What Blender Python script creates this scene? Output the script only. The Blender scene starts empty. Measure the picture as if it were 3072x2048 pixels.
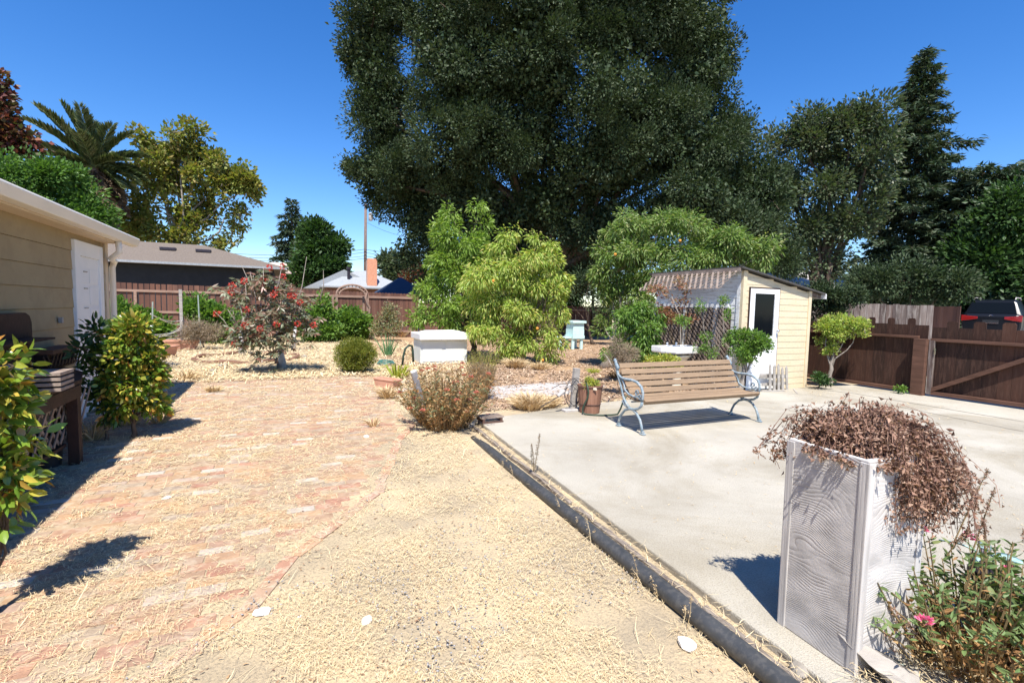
import bpy, bmesh, math, random
import numpy as np
from mathutils import Vector, Matrix
from math import sin, cos, pi, radians, hypot
SC = bpy.context.scene
COL = SC.collection
random.seed(7)
RNG = np.random.default_rng(11)
def V(*a): return Vector(a)

# ------------------------------------------------------------ camera, sky, sun, exposure
FPX, PITCH, ROLL, YAW, EYE = 1480.0, radians(4.0), radians(1.27), radians(24.9), 1.6
fwd = V(sin(YAW)*cos(PITCH), cos(YAW)*cos(PITCH), -sin(PITCH))
rt0 = V(cos(YAW), -sin(YAW), 0); up0 = rt0.cross(fwd)
RT = rt0*cos(ROLL)+up0*sin(ROLL); UP = up0*cos(ROLL)-rt0*sin(ROLL)
cam_d = bpy.data.cameras.new("camera"); cam = bpy.data.objects.new("camera", cam_d); COL.objects.link(cam)
cam_d.sensor_width = 36; cam_d.lens = FPX/3072*36; cam_d.clip_start = 0.05; cam_d.clip_end = 3000
m = Matrix((RT, UP, -fwd)).transposed().to_4x4(); m.translation = V(0, 0, EYE); cam.matrix_world = m
SC.camera = cam
EYEV = V(0, 0, EYE)
SUN_DIR = V(0.22, 0.50, -1.0).normalized()          # the way the light travels
EL = math.asin(-SUN_DIR.z)
world = bpy.data.worlds.new("World"); SC.world = world; world.use_nodes = True
nt = world.node_tree; bg = nt.nodes['Background']
sky = nt.nodes.new('ShaderNodeTexSky'); sky.sky_type = 'NISHITA'; sky.sun_disc = False
sky.sun_elevation = EL; sky.sun_rotation = math.atan2(-SUN_DIR.x, -SUN_DIR.y)
sky.air_density = 1.0; sky.dust_density = 0.15; sky.ozone_density = 4.5; sky.altitude = 100
hs = nt.nodes.new('ShaderNodeHueSaturation'); hs.inputs['Hue'].default_value = .509; hs.inputs['Saturation'].default_value = 1.30; hs.inputs['Value'].default_value = 1.68
nt.links.new(sky.outputs[0], hs.inputs['Color']); nt.links.new(hs.outputs[0], bg.inputs[0]); bg.inputs[1].default_value = 0.072
sl = bpy.data.lights.new("sun", 'SUN'); sl.energy = 5.0; sl.angle = radians(0.53); sl.color = (1, .95, .87)
so = bpy.data.objects.new("sun", sl); COL.objects.link(so)
so.rotation_euler = SUN_DIR.to_track_quat('-Z', 'Y').to_euler()
SC.view_settings.view_transform = 'Standard'; SC.view_settings.look = 'None'
SC.view_settings.exposure = 0.78; SC.view_settings.gamma = 1
SC.render.engine = 'CYCLES'

# ------------------------------------------------------------ helpers
def ray(x, y):
    return (fwd*FPX + RT*(x-1536) + UP*(1024-y)).normalized()
def atd(x, y, D):                       # world point seen in that direction, D metres away over the ground
    d = ray(x, y); return EYEV + d*(D/hypot(d.x, d.y))
def aty(x, y, Y):
    d = ray(x, y); return EYEV + d*(Y/d.y)
def gp(x, y, z=-0.05):
    d = ray(x, y); return EYEV + d*((z-EYE)/d.z)
def tag(o, label=None, cat=None, group=None, kind=None):
    if label: o['label'] = label
    if cat: o['category'] = cat
    if group: o['group'] = group
    if kind: o['kind'] = kind
    return o
def empty(name, loc, label, cat, group=None):
    o = bpy.data.objects.new(name, None); COL.objects.link(o); o.location = loc; o.empty_display_size = .1
    return tag(o, label, cat, group)
def link(name, me, mat, parent=None, smooth=False):
    o = bpy.data.objects.new(name, me); COL.objects.link(o)
    if mat: me.materials.append(mat)
    if parent:
        o.parent = parent
        if parent.type == 'EMPTY':
            o.matrix_parent_inverse = Matrix.Translation(parent.location).inverted()   # parts are modelled in world coordinates
    if smooth:
        me.polygons.foreach_set('use_smooth', [True]*len(me.polygons))
    return o
class MB:
    def __init__(s): s.v = []; s.f = []
    def add(s, vs, fs):
        n = len(s.v); s.v += [tuple(v) for v in vs]; s.f += [tuple(i+n for i in f) for f in fs]; return s
    def box(s, a, b, M=None):
        x0, y0, z0 = a; x1, y1, z1 = b
        vs = [V(x, y, z) for z in (z0, z1) for x, y in ((x0, y0), (x1, y0), (x1, y1), (x0, y1))]
        if M is not None: vs = [M @ v for v in vs]
        return s.add(vs, [(3, 2, 1, 0), (4, 5, 6, 7), (0, 1, 5, 4), (1, 2, 6, 5), (2, 3, 7, 6), (3, 0, 4, 7)])
    def bar(s, p, q, w, h, up=(0, 0, 1)):     # w across, h along up
        p = V(*p); q = V(*q); d = (q-p).normalized(); u = V(*up)
        sd = d.cross(u)
        if sd.length < 1e-4: sd = d.cross(V(0, 1, 0))
        sd.normalize(); u = sd.cross(d).normalized()
        vs = []
        for c in (p, q):
            for a, b in ((-1, -1), (1, -1), (1, 1), (-1, 1)): vs.append(c+sd*(a*w/2)+u*(b*h/2))
        return s.add(vs, [(0, 1, 2, 3), (7, 6, 5, 4), (1, 0, 4, 5), (2, 1, 5, 6), (3, 2, 6, 7), (0, 3, 7, 4)])
    def tube(s, pts, r, n=8, cap=True):
        pts = [V(*p) for p in pts]
        if not hasattr(r, '__len__'): r = [r]*len(pts)
        rings = []; prev = None
        for i, p in enumerate(pts):
            d = (pts[min(i+1, len(pts)-1)]-pts[max(i-1, 0)])
            d = d.normalized() if d.length > 1e-9 else V(0, 0, 1)
            if prev is None:
                a = d.orthogonal().normalized()
            else:
                a = (prev-d*prev.dot(d)); a = a.normalized() if a.length > 1e-6 else d.orthogonal().normalized()
            prev = a; b = d.cross(a)
            rings.append([p+(a*cos(2*pi*k/n)+b*sin(2*pi*k/n))*r[i] for k in range(n)])
        vs = [v for g in rings for v in g]; fs = []
        for i in range(len(rings)-1):
            for k in range(n):
                k2 = (k+1) % n; fs.append((i*n+k, i*n+k2, (i+1)*n+k2, (i+1)*n+k))
        if cap: fs += [tuple(range(n))[::-1], tuple((len(rings)-1)*n+k for k in range(n))]
        return s.add(vs, fs)
    def lathe(s, prof, c, n=24, sx=1, sy=1):
        c = V(*c); vs = []; fs = []
        for r, z in prof:
            for k in range(n): vs.append(c+V(r*sx*cos(2*pi*k/n), r*sy*sin(2*pi*k/n), z))
        for i in range(len(prof)-1):
            for k in range(n):
                k2 = (k+1) % n; fs.append((i*n+k, i*n+k2, (i+1)*n+k2, (i+1)*n+k))
        fs += [tuple(range(n))[::-1], tuple((len(prof)-1)*n+k for k in range(n))]
        return s.add(vs, fs)
    def prism(s, poly, off):                  # poly: 3D loop, off: extrude vector
        poly = [V(*p) for p in poly]; n = len(poly); off = V(*off)
        vs = poly+[p+off for p in poly]
        return s.add(vs, [tuple(range(n))[::-1], tuple(range(n, 2*n))]+[(i, (i+1) % n, n+(i+1) % n, n+i) for i in range(n)])
    def quad(s, *p): return s.add(p, [tuple(range(len(p)))])
    def build(s, name, mat, parent=None, bevel=0, smooth=False, seg=2):
        me = bpy.data.meshes.new(name); me.from_pydata(s.v, [], s.f)
        bm = bmesh.new(); bm.from_mesh(me); bmesh.ops.recalc_face_normals(bm, faces=bm.faces); bm.to_mesh(me); bm.free()
        o = link(name, me, mat, parent, smooth)
        if bevel:
            b = o.modifiers.new('bevel', 'BEVEL'); b.width = bevel; b.segments = seg; b.limit_method = 'ANGLE'; b.angle_limit = radians(35)
        return o
def npmesh(name, Vt, F, mat, parent=None, smooth=False):
    me = bpy.data.meshes.new(name); nv, k = len(Vt), F.shape[1]
    me.vertices.add(nv); me.vertices.foreach_set('co', Vt.astype(np.float32).ravel())
    me.loops.add(F.size); me.loops.foreach_set('vertex_index', F.astype(np.int32).ravel())
    me.polygons.add(len(F)); me.polygons.foreach_set('loop_start', np.arange(0, F.size, k, dtype=np.int32))
    me.update(calc_edges=True); me.validate()
    return link(name, me, mat, parent, smooth)
def nrm(a): return a/np.maximum(np.linalg.norm(a, axis=-1, keepdims=True), 1e-9)
def rdir(n): return nrm(RNG.normal(size=(n, 3)))
def leaves(P, D, L, W, up=.6, fold=.22, droop=0.0, lv=.35):
    """folded two-face leaves: base P, tip direction D"""
    n = len(P); D = nrm(D); l = L*(1+lv*(RNG.random(n)-.5)*2)[:, None]; w = W*(1+lv*(RNG.random(n)-.5)*2)[:, None]
    N = rdir(n)+np.array([0, 0, up]); S = nrm(np.cross(D, N)); N = nrm(np.cross(S, D))
    a = P; b = P+D*l*.45+S*w*.5+N*w*fold; c = P+D*l+np.array([0, 0, -1.])*droop*l; d = P+D*l*.45-S*w*.5+N*w*fold
    Vt = np.stack([a, b, c, d], 1).reshape(-1, 3)
    i = np.arange(n)[:, None]*4
    F = np.concatenate([i+[[0, 1, 2]], i+[[0, 2, 3]]], 1).reshape(-1, 3)
    return Vt, F
def leaves_hi(P, D, L, W, up=.8, droop=.15, lv=.3):
    n = len(P); D = nrm(D); l = L*(1+lv*(RNG.random(n)-.5)*2)[:, None]; w = W*(1+lv*(RNG.random(n)-.5)*2)[:, None]
    N = rdir(n)+np.array([0, 0, up]); S = nrm(np.cross(D, N)); N = nrm(np.cross(S, D)); g = RNG.uniform(.3, 1.3, (n, 1))*droop
    def at_(t, s, h): return P+D*l*t+S*w*s+N*(w*h-l*g*t*t)
    Vt = np.stack([at_(0, 0, 0), at_(.28, -.42, .12), at_(.30, 0, 0), at_(.28, .42, .12), at_(.66, -.38, .12), at_(.68, 0, 0), at_(.66, .38, .12), at_(1, 0, 0)], 1).reshape(-1, 3)
    i = np.arange(n)[:, None]*8; F = np.concatenate([i+[q] for q in ([0, 2, 1], [0, 3, 2], [1, 2, 5], [1, 5, 4], [2, 3, 6], [2, 6, 5], [4, 5, 7], [5, 6, 7])], 1).reshape(-1, 3)
    return Vt, F
def merge(parts):
    Vs, Fs, o = [], [], 0
    for v, f in parts: Vs.append(v); Fs.append(f+o); o += len(v)
    return np.concatenate(Vs), np.concatenate(Fs)
def vnoise(x, y, s, seed=0):
    x = np.asarray(x)/s+seed*13.7; y = np.asarray(y)/s+seed*7.1
    xi = np.floor(x).astype(int); yi = np.floor(y).astype(int); fx = x-xi; fy = y-yi
    def h(a, b):
        q = np.sin(a*127.1+b*311.7+seed*74.7)*43758.5453; return q-np.floor(q)
    fx = fx*fx*(3-2*fx); fy = fy*fy*(3-2*fy)
    return (h(xi, yi)*(1-fx)+h(xi+1, yi)*fx)*(1-fy)+(h(xi, yi+1)*(1-fx)+h(xi+1, yi+1)*fx)*fy

# ------------------------------------------------------------ materials
def mat(name, c1, c2=None, scale=6, rough=.85, bump=0, bscale=60, stretch=(1, 1, 1), isl=None, metal=0, spec=.3,
        fine=None, fscale=80, famt=.3, detail=5, contrast=(.3, .7), coat=0):
    m = bpy.data.materials.new(name); m.use_nodes = True; t = m.node_tree; N = t.nodes; Lk = t.links
    b = N['Principled BSDF']; b.inputs['Roughness'].default_value = rough; b.inputs['Metallic'].default_value = metal
    b.inputs['Specular IOR Level'].default_value = spec; b.inputs['Coat Weight'].default_value = coat
    tc = N.new('ShaderNodeTexCoord'); mp = N.new('ShaderNodeMapping'); mp.inputs['Scale'].default_value = stretch
    Lk.new(tc.outputs['Object'], mp.inputs[0])
    def noise(s, d=detail, r=.6):
        n = N.new('ShaderNodeTexNoise'); n.inputs['Scale'].default_value = s; n.inputs['Detail'].default_value = d
        n.inputs['Roughness'].default_value = r; Lk.new(mp.outputs[0], n.inputs['Vector']); return n
    out = None
    if isl:
        g = N.new('ShaderNodeNewGeometry'); r = N.new('ShaderNodeValToRGB'); r.color_ramp.interpolation = 'LINEAR'
        cr = r.color_ramp; k = len(isl)
        while len(cr.elements) < k: cr.elements.new(.5)
        for i, c in enumerate(isl): cr.elements[i].position = i/max(k-1, 1); cr.elements[i].color = (*c, 1)
        Lk.new(g.outputs['Random Per Island'], r.inputs[0]); out = r.outputs[0]
        if c2 is not None:                       # c1 as tint noise
            n = noise(scale); rr = N.new('ShaderNodeValToRGB'); rr.color_ramp.elements[0].position = contrast[0]; rr.color_ramp.elements[1].position = contrast[1]
            rr.color_ramp.elements[0].color = (*c1, 1); rr.color_ramp.elements[1].color = (*c2, 1); Lk.new(n.outputs[0], rr.inputs[0])
            mx = N.new('ShaderNodeMixRGB'); mx.blend_type = 'MULTIPLY'; mx.inputs[0].default_value = 1
            Lk.new(out, mx.inputs[1]); Lk.new(rr.outputs[0], mx.inputs[2]); out = mx.outputs[0]
    elif c2 is not None:
        n = noise(scale); rr = N.new('ShaderNodeValToRGB'); rr.color_ramp.elements[0].position = contrast[0]; rr.color_ramp.elements[1].position = contrast[1]
        rr.color_ramp.elements[0].color = (*c1, 1); rr.color_ramp.elements[1].color = (*c2, 1); Lk.new(n.outputs[0], rr.inputs[0]); out = rr.outputs[0]
    if fine is not None:
        n = noise(fscale, 3, .7); rr = N.new('ShaderNodeValToRGB'); rr.color_ramp.elements[0].position = .48; rr.color_ramp.elements[1].position = .62
        Lk.new(n.outputs[0], rr.inputs[0]); ml = N.new('ShaderNodeMath'); ml.operation = 'MULTIPLY'; ml.inputs[1].default_value = famt
        Lk.new(rr.outputs[0], ml.inputs[0]); mx = N.new('ShaderNodeMixRGB'); Lk.new(ml.outputs[0], mx.inputs[0])
        if out: Lk.new(out, mx.inputs[1])
        else: mx.inputs[1].default_value = (*c1, 1)
        mx.inputs[2].default_value = (*fine, 1); out = mx.outputs[0]
    if out: Lk.new(out, b.inputs['Base Color'])
    else: b.inputs['Base Color'].default_value = (*c1, 1)
    if bump:
        n = noise(bscale, 4); bp = N.new('ShaderNodeBump'); bp.inputs['Strength'].default_value = bump; bp.inputs['Distance'].default_value = .01
        Lk.new(n.outputs[0], bp.inputs['Height']); Lk.new(bp.outputs[0], b.inputs['Normal'])
    return m
def leafmat(name, cols, trans=.28, rough=.5, spec=.35):
    m = mat(name, (1, 1, 1), None, isl=cols, rough=rough, spec=spec); t = m.node_tree; N = t.nodes; b = N['Principled BSDF']
    col = b.inputs['Base Color'].links[0].from_socket
    tr = N.new('ShaderNodeBsdfTranslucent'); mx = N.new('ShaderNodeMixShader'); mx.inputs[0].default_value = trans
    g = N.new('ShaderNodeMixRGB'); g.blend_type = 'MULTIPLY'; g.inputs[0].default_value = 1; g.inputs[2].default_value = (1.5, 1.6, .7, 1)
    t.links.new(col, g.inputs[1]); t.links.new(g.outputs[0], tr.inputs[0])
    t.links.new(b.outputs[0], mx.inputs[1]); t.links.new(tr.outputs[0], mx.inputs[2]); t.links.new(mx.outputs[0], N['Material Output'].inputs[0])
    return m
M = {}
M['soil'] = mat('dry_soil_and_straw', (.31, .255, .18), (.64, .50, .30), 1.3, .95, 1, 90, fine=(.21, .175, .13), fscale=60, famt=.6, detail=8)
M['mulch'] = mat('mulch', (.33, .21, .12), (.5, .34, .2), 3, .95, 1, 60, fine=(.13, .08, .05), fscale=45, famt=.6)
M['concrete'] = mat('concrete', (.375, .345, .285), (.50, .465, .39), .8, .95, .8, 130, fine=(.25, .225, .185), fscale=95, famt=.5, detail=9)
M['concdark'] = mat('concrete_edge', (.10, .09, .075), (.22, .19, .15), 12, .95, .8, 60)
M['brick'] = mat('brick', (.75, .75, .75), (1.1, 1.1, 1.1), 14, .9, .5, 120,
    isl=[(.33, .23, .15), (.40, .21, .14), (.40, .30, .19), (.37, .19, .13), (.36, .27, .19), (.43, .27, .15), (.33, .26, .20), (.40, .30, .20), (.45, .28, .16), (.36, .24, .17), (.52, .47, .41)], fine=(.50, .42, .31), fscale=13, famt=.45)
M['brick2'] = mat('border_brick', (.8, .8, .8), (1.1, 1.1, 1.1), 14, .9, .5, 120, isl=[(.42, .24, .15), (.38, .20, .14), (.48, .30, .18), (.38, .26, .18), (.46, .33, .24), (.38, .22, .16)], fine=(.55, .45, .32), fscale=13, famt=.7)
M['straw'] = mat('straw', (1, 1, 1), isl=[(.74, .56, .30), (.79, .64, .38), (.57, .43, .24), (.83, .70, .46), (.72, .56, .31), (.42, .32, .20), (.66, .53, .33)], rough=.8)
M['gravel'] = mat('gravel', (1, 1, 1), isl=[(.28, .28, .29), (.40, .38, .36), (.22, .23, .25), (.48, .44, .39), (.34, .34, .35)], rough=.8)
M['white_stone'] = mat('white_stone', (.66, .63, .58), (.85, .83, .79), 20, .9, .5, 60)
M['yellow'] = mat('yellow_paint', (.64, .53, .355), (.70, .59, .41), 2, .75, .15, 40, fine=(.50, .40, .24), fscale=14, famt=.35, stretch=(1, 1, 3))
M['housepaint_shaded'] = mat('shaded_house_paint', (.31, .24, .14), (.37, .29, .17), 1.5, .75, .15, 30, fine=(.25, .19, .11), fscale=5, famt=.3)  # darker than the shed's yellow: the wall's shade is put into this colour
M['trim'] = mat('tan_trim', (.62, .50, .36), (.70, .57, .42), 2, .7, .1, 30)
M['gutter'] = mat('gutter_metal', (.80, .74, .64), (.86, .80, .70), 1, .45, spec=.5)
M['roofwhite'] = mat('roof_gravel', (.5, .48, .45), (.6, .58, .55), 20)
M['white'] = mat('white_paint', (.80, .80, .79), (.86, .86, .85), 3, .5, .05, 30)
M['oldwhite'] = mat('weathered_white_paint', (.72, .74, .75), (.80, .80, .79), 4, .75, .4, 40, fine=(.42, .38, .34), fscale=9, famt=.6, stretch=(1, .6, 4))
M['boxwhite'] = mat('white_enclosure', (.62, .65, .60), (.70, .72, .68), 2, .5)
M['cedar'] = mat('fence_wood', (.9, .9, .9), (1.3, 1.2, 1.1), 3, .85, .4, 25, stretch=(3, 3, .4), isl=[(.10, .05, .038), (.14, .070, .05), (.085, .043, .034), (.17, .09, .065), (.12, .06, .045)])
M['cedarrail'] = mat('fence_rail_wood', (.24, .15, .11), (.36, .24, .18), 4, .8, .4, 20, stretch=(.5, 3, 3))
M['gatewood'] = mat('gate_wood', (.9, .9, .9), (1.4, 1.2, 1.1), 3, .8, .4, 25, stretch=(3, 3, .4), isl=[(.035, .018, .013), (.052, .025, .017), (.026, .014, .010), (.066, .032, .021)], fine=(.12, .065, .045), fscale=9, famt=.35, detail=7)
M['gaterail'] = mat('gate_rail_wood', (.085, .042, .027), (.15, .075, .05), 4, .75, .4, 20, stretch=(3, .5, 3))
M['greyfence'] = mat('grey_fence_wood', (.8, .8, .8), (1.3, 1.3, 1.3), 3, .9, .4, 25, stretch=(3, 3, .3), isl=[(.10, .075, .065), (.20, .16, .14), (.075, .055, .05), (.14, .10, .085), (.26, .22, .19), (.09, .065, .055)], fine=(.34, .31, .28), fscale=7, famt=.5)
M['greywood'] = mat('weathered_wood', (.26, .235, .21), (.46, .43, .39), 9, .9, .7, 40, stretch=(.3, .3, 3), detail=6)
M['timber'] = mat('edging_timber', (.15, .12, .095), (.34, .29, .24), 10, .9, .9, 40, stretch=(3, .25, 3), detail=6, fine=(.08, .06, .05), fscale=30, famt=.7)
M['lattice'] = mat('lattice_wood', (.16, .115, .09), (.36, .29, .24), 7, .9, .4, 40)
M['slat'] = mat('bench_slat_wood', (.9, .9, .9), (1.25, 1.22, 1.18), 5, .7, .5, 40, stretch=(.25, 3, 3), isl=[(.22, .152, .092), (.27, .19, .12), (.24, .165, .10), (.205, .145, .095)], detail=6, fine=(.14, .09, .06), fscale=22, famt=.4)
M['iron'] = mat('painted_cast_iron', (.15, .21, .25), (.25, .32, .36), 14, .6, .5, 50, fine=(.55, .52, .46), fscale=30, famt=.45)
M['darkwood'] = mat('dark_stained_wood', (.028, .015, .012), (.06, .030, .022), 5, .7, .4, 30)
M['black'] = mat('black_plastic', (.022, .022, .024), (.035, .035, .037), 6, .5)
M['pipe'] = mat('black_drain_pipe', (.035, .038, .042), (.06, .063, .067), 6, .5, .1, 20, fine=(.30, .27, .23), fscale=26, famt=.12, spec=.45)
M['hose'] = mat('dark_green_hose', (.03, .05, .035), (.05, .075, .05), 6, .45)
M['bluehose'] = mat('teal_hose', (.05, .20, .18), (.09, .27, .23), 6, .5)
M['terracotta'] = mat('terracotta', (.50, .25, .17), (.62, .34, .24), 5, .8, .2, 40)
M['barrel'] = mat('barrel_wood', (.22, .11, .072), (.34, .18, .12), 5, .75, .3, 25, stretch=(3, 3, .3))
M['hoop'] = mat('rusty_hoop', (.09, .05, .04), (.14, .08, .06), 9, .7)
M['mint'] = mat('mint_paint', (.50, .70, .67), (.58, .77, .74), 4, .65, .2, 40, fine=(.38, .42, .38), fscale=14, famt=.2)
M['porcelain'] = mat('porcelain', (.82, .81, .78), (.86, .85, .82), 3, .15, spec=.6)
M['porcelain2'] = mat('stained_porcelain', (.62, .54, .42), (.72, .66, .55), 3, .3, spec=.5)
M['chrome'] = mat('chrome', (.7, .7, .7), rough=.15, metal=1)
M['bark'] = mat('bark', (.07, .05, .038), (.17, .125, .09), 9, .95, 1, 30, stretch=(2, 2, .5))
M['greybark'] = mat('grey_bark', (.20, .17, .14), (.38, .33, .28), 8, .95, 1, 25, stretch=(2, 2, .5))
M['painted_bark'] = mat('whitewashed_bark', (.50, .48, .46), (.78, .76, .74), 9, .9, .8, 30)
M['stem'] = mat('stem', (.16, .12, .06), (.28, .20, .10), 20, .8)
M['drystem'] = mat('dry_stem', (1, 1, 1), isl=[(.20, .105, .075), (.28, .16, .115), (.15, .075, .055), (.34, .21, .15)], rough=.9)
M['charcoal'] = mat('charcoal_siding', (.018, .020, .024), (.026, .028, .033), 3, .8)
M['shingle'] = mat('brown_shingle', (.115, .092, .075), (.21, .175, .145), 14, .95, .8, 40, stretch=(1, 1, 3), fine=(.14, .11, .09), fscale=20, famt=.6)
M['greyshingle'] = mat('grey_shingle', (.24, .26, .28), (.36, .38, .40), 12, .95, .6, 30)
M['darkroof'] = mat('tar_roof', (.05, .047, .044), (.09, .085, .08), 9, .95, .5, 40)
M['pinkroof'] = mat('pink_roof', (.52, .40, .35), (.62, .48, .42), 4, .9)
M['brownwall'] = mat('brown_wall', (.17, .085, .06), (.22, .12, .08), 3, .9)
M['navy'] = mat('navy_canvas', (.03, .05, .09), (.04, .065, .11), 3, .8)
M['utility'] = mat('utility_pole_wood', (.13, .09, .075), (.22, .16, .13), 6, .9)
M['wire'] = mat('wire', (.03, .03, .035), rough=.6)
M['glass'] = mat('opaque_dark_glass', (.005, .007, .009), rough=.12, spec=.12)
M['carpaint'] = mat('black_car_paint', (.006, .007, .010), rough=.3, spec=.25, coat=.1)
M['taillight'] = mat('red_tail_light', (.20, .006, .006), (.28, .012, .01), 9, .2, spec=.6)
M['cord'] = mat('white_cord', (.72, .68, .62), rough=.8)
M['verdigris'] = mat('verdigris_metal', (.22, .40, .38), (.42, .58, .55), 20, .5, metal=.2)
M['ironblack'] = mat('dark_metal', (.035, .03, .04), (.06, .05, .06), 10, .45, metal=.4)
M['cement'] = mat('cement_block', (.38, .35, .33), (.5, .47, .44), 10, .95, .5, 60)
M['rock'] = mat('rock', (.20, .18, .15), (.38, .34, .29), 7, .95, .9, 20)
M['greenstone'] = mat('green_flat_stone', (.22, .27, .24), (.32, .37, .33), 9, .9, .5, 30)
M['pink'] = leafmat('pink_petals', [(.75, .12, .30), (.85, .25, .42), (.65, .08, .22)], .15)
M['red'] = leafmat('red_flowers', [(.50, .04, .035), (.62, .09, .06), (.35, .03, .03)], .1)
M['coral'] = leafmat('faded_red_flowers', [(.60, .16, .12), (.48, .18, .12), (.68, .26, .2)], .15)
M['orange'] = mat('orange_fruit', (.75, .30, .05), rough=.6)
# foliage
M['oak'] = leafmat('oak_leaves', [(.022, .043, .017), (.036, .062, .023), (.052, .080, .032), (.030, .052, .023), (.075, .100, .046), (.042, .058, .030)], .12, .55, .22)
M['oak2'] = leafmat('grey_oak_leaves', [(.048, .078, .034), (.072, .108, .050), (.10, .135, .068), (.10, .105, .06), (.06, .092, .042)], .2, .45)
M['conifer'] = leafmat('redwood_needles', [(.022, .045, .022), (.035, .065, .03), (.055, .085, .042), (.075, .085, .05)], .12, .6)
M['darkgreen'] = leafmat('dark_green_leaves', [(.02, .05, .014), (.04, .09, .022), (.06, .12, .03), (.03, .06, .02)], .22, .5)
M['midgreen'] = leafmat('mid_green_leaves', [(.05, .12, .02), (.08, .17, .03), (.12, .22, .05), (.06, .13, .03)], .28, .5)
M['peachg'] = leafmat('fresh_green_leaves', [(.13, .23, .03), (.18, .29, .045), (.23, .34, .06), (.15, .24, .04), (.30, .38, .09)], .34, .45)
M['peachy'] = leafmat('yellow_green_leaves', [(.22, .34, .05), (.32, .43, .08), (.40, .47, .12), (.20, .31, .05), (.46, .48, .15), (.50, .42, .12)], .34, .45)
M['peachd'] = leafmat('dusty_green_leaves', [(.10, .18, .04), (.15, .24, .055), (.21, .30, .08), (.12, .19, .045), (.34, .35, .15)], .3, .45)
M['autumn'] = leafmat('sycamore_leaves', [(.12, .17, .03), (.19, .23, .045), (.27, .27, .07), (.14, .18, .035), (.32, .23, .07), (.10, .14, .03)], .3, .5)
M['redleaf'] = leafmat('red_leaves', [(.09, .022, .02), (.17, .045, .035), (.24, .09, .05), (.05, .07, .02), (.11, .03, .03), (.08, .09, .03)], .25, .5)
M['camellia'] = leafmat('glossy_leaves', [(.07, .14, .02), (.13, .23, .03), (.20, .30, .04), (.09, .16, .025), (.36, .39, .06), (.50, .36, .07), (.14, .22, .035), (.45, .18, .05)], .22, .22, .6)
M['palm'] = leafmat('palm_leaflets', [(.05, .085, .03), (.085, .12, .045), (.12, .15, .06), (.17, .18, .08)], .15, .4)
M['palmdry'] = leafmat('dead_palm_fronds', [(.10, .065, .035), (.17, .12, .07), (.07, .045, .03)], .1, .8)
M['hedge'] = leafmat('hedge_leaves', [(.12, .16, .02), (.17, .21, .03), (.24, .25, .04), (.10, .13, .02), (.32, .27, .05)], .2, .4)
M['vinegreen'] = leafmat('vine_leaves', [(.08, .17, .03), (.13, .24, .04), (.19, .30, .06), (.06, .12, .03)], .32, .5)
M['greygreen'] = leafmat('grey_green_leaves', [(.17, .21, .11), (.24, .28, .15), (.13, .17, .08), (.33, .33, .18), (.32, .20, .11), (.36, .28, .16)], .25, .6)
M['drybrown'] = leafmat('dry_brown_leaves', [(.32, .16, .06), (.42, .24, .10), (.22, .11, .05), (.50, .33, .16)], .2, .8)
M['deadplant'] = leafmat('dead_purple_brown_leaves', [(.24, .13, .09), (.33, .20, .145), (.15, .08, .06), (.44, .29, .21), (.27, .15, .105), (.50, .36, .27)], .12, .85)
M['castor'] = leafmat('dark_red_and_green_leaves', [(.16, .05, .04), (.11, .13, .07), (.19, .22, .13), (.24, .09, .07), (.15, .17, .10), (.28, .29, .20)], .2, .35)
M['valerian'] = leafmat('blue_green_leaves', [(.10, .17, .055), (.15, .23, .08), (.20, .27, .11), (.08, .13, .04), (.26, .30, .12)], .25, .45)
M['drygrass'] = mat('dry_grass_blades', (1, 1, 1), isl=[(.58, .42, .22), (.68, .53, .31), (.48, .33, .17), (.74, .60, .38)], rough=.85)
M['chips'] = mat('wood_chips', (1, 1, 1), isl=[(.48, .33, .22), (.36, .23, .15), (.58, .44, .31), (.24, .15, .10), (.52, .40, .28)], rough=.9)
M['mulchbits'] = mat('leaf_scraps', (1, 1, 1), isl=[(.30, .16, .08), (.22, .13, .08), (.38, .22, .11), (.45, .32, .18)], rough=.9)
M['brushgrey'] = leafmat('grey_brown_twigs', [(.26, .20, .14), (.34, .27, .19), (.20, .15, .10)], .1, .9)
M['autumnvine'] = leafmat('red_vine_leaves', [(.24, .08, .05), (.32, .15, .08), (.18, .06, .04), (.36, .22, .11), (.20, .18, .07)], .25, .6)
M['yelgreen'] = leafmat('yellow_leaves', [(.30, .36, .05), (.42, .42, .07), (.20, .28, .04), (.50, .42, .09)], .3, .4)
M['leek'] = leafmat('leek_blades', [(.10, .22, .10), (.16, .30, .14)], .2, .5)

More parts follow.
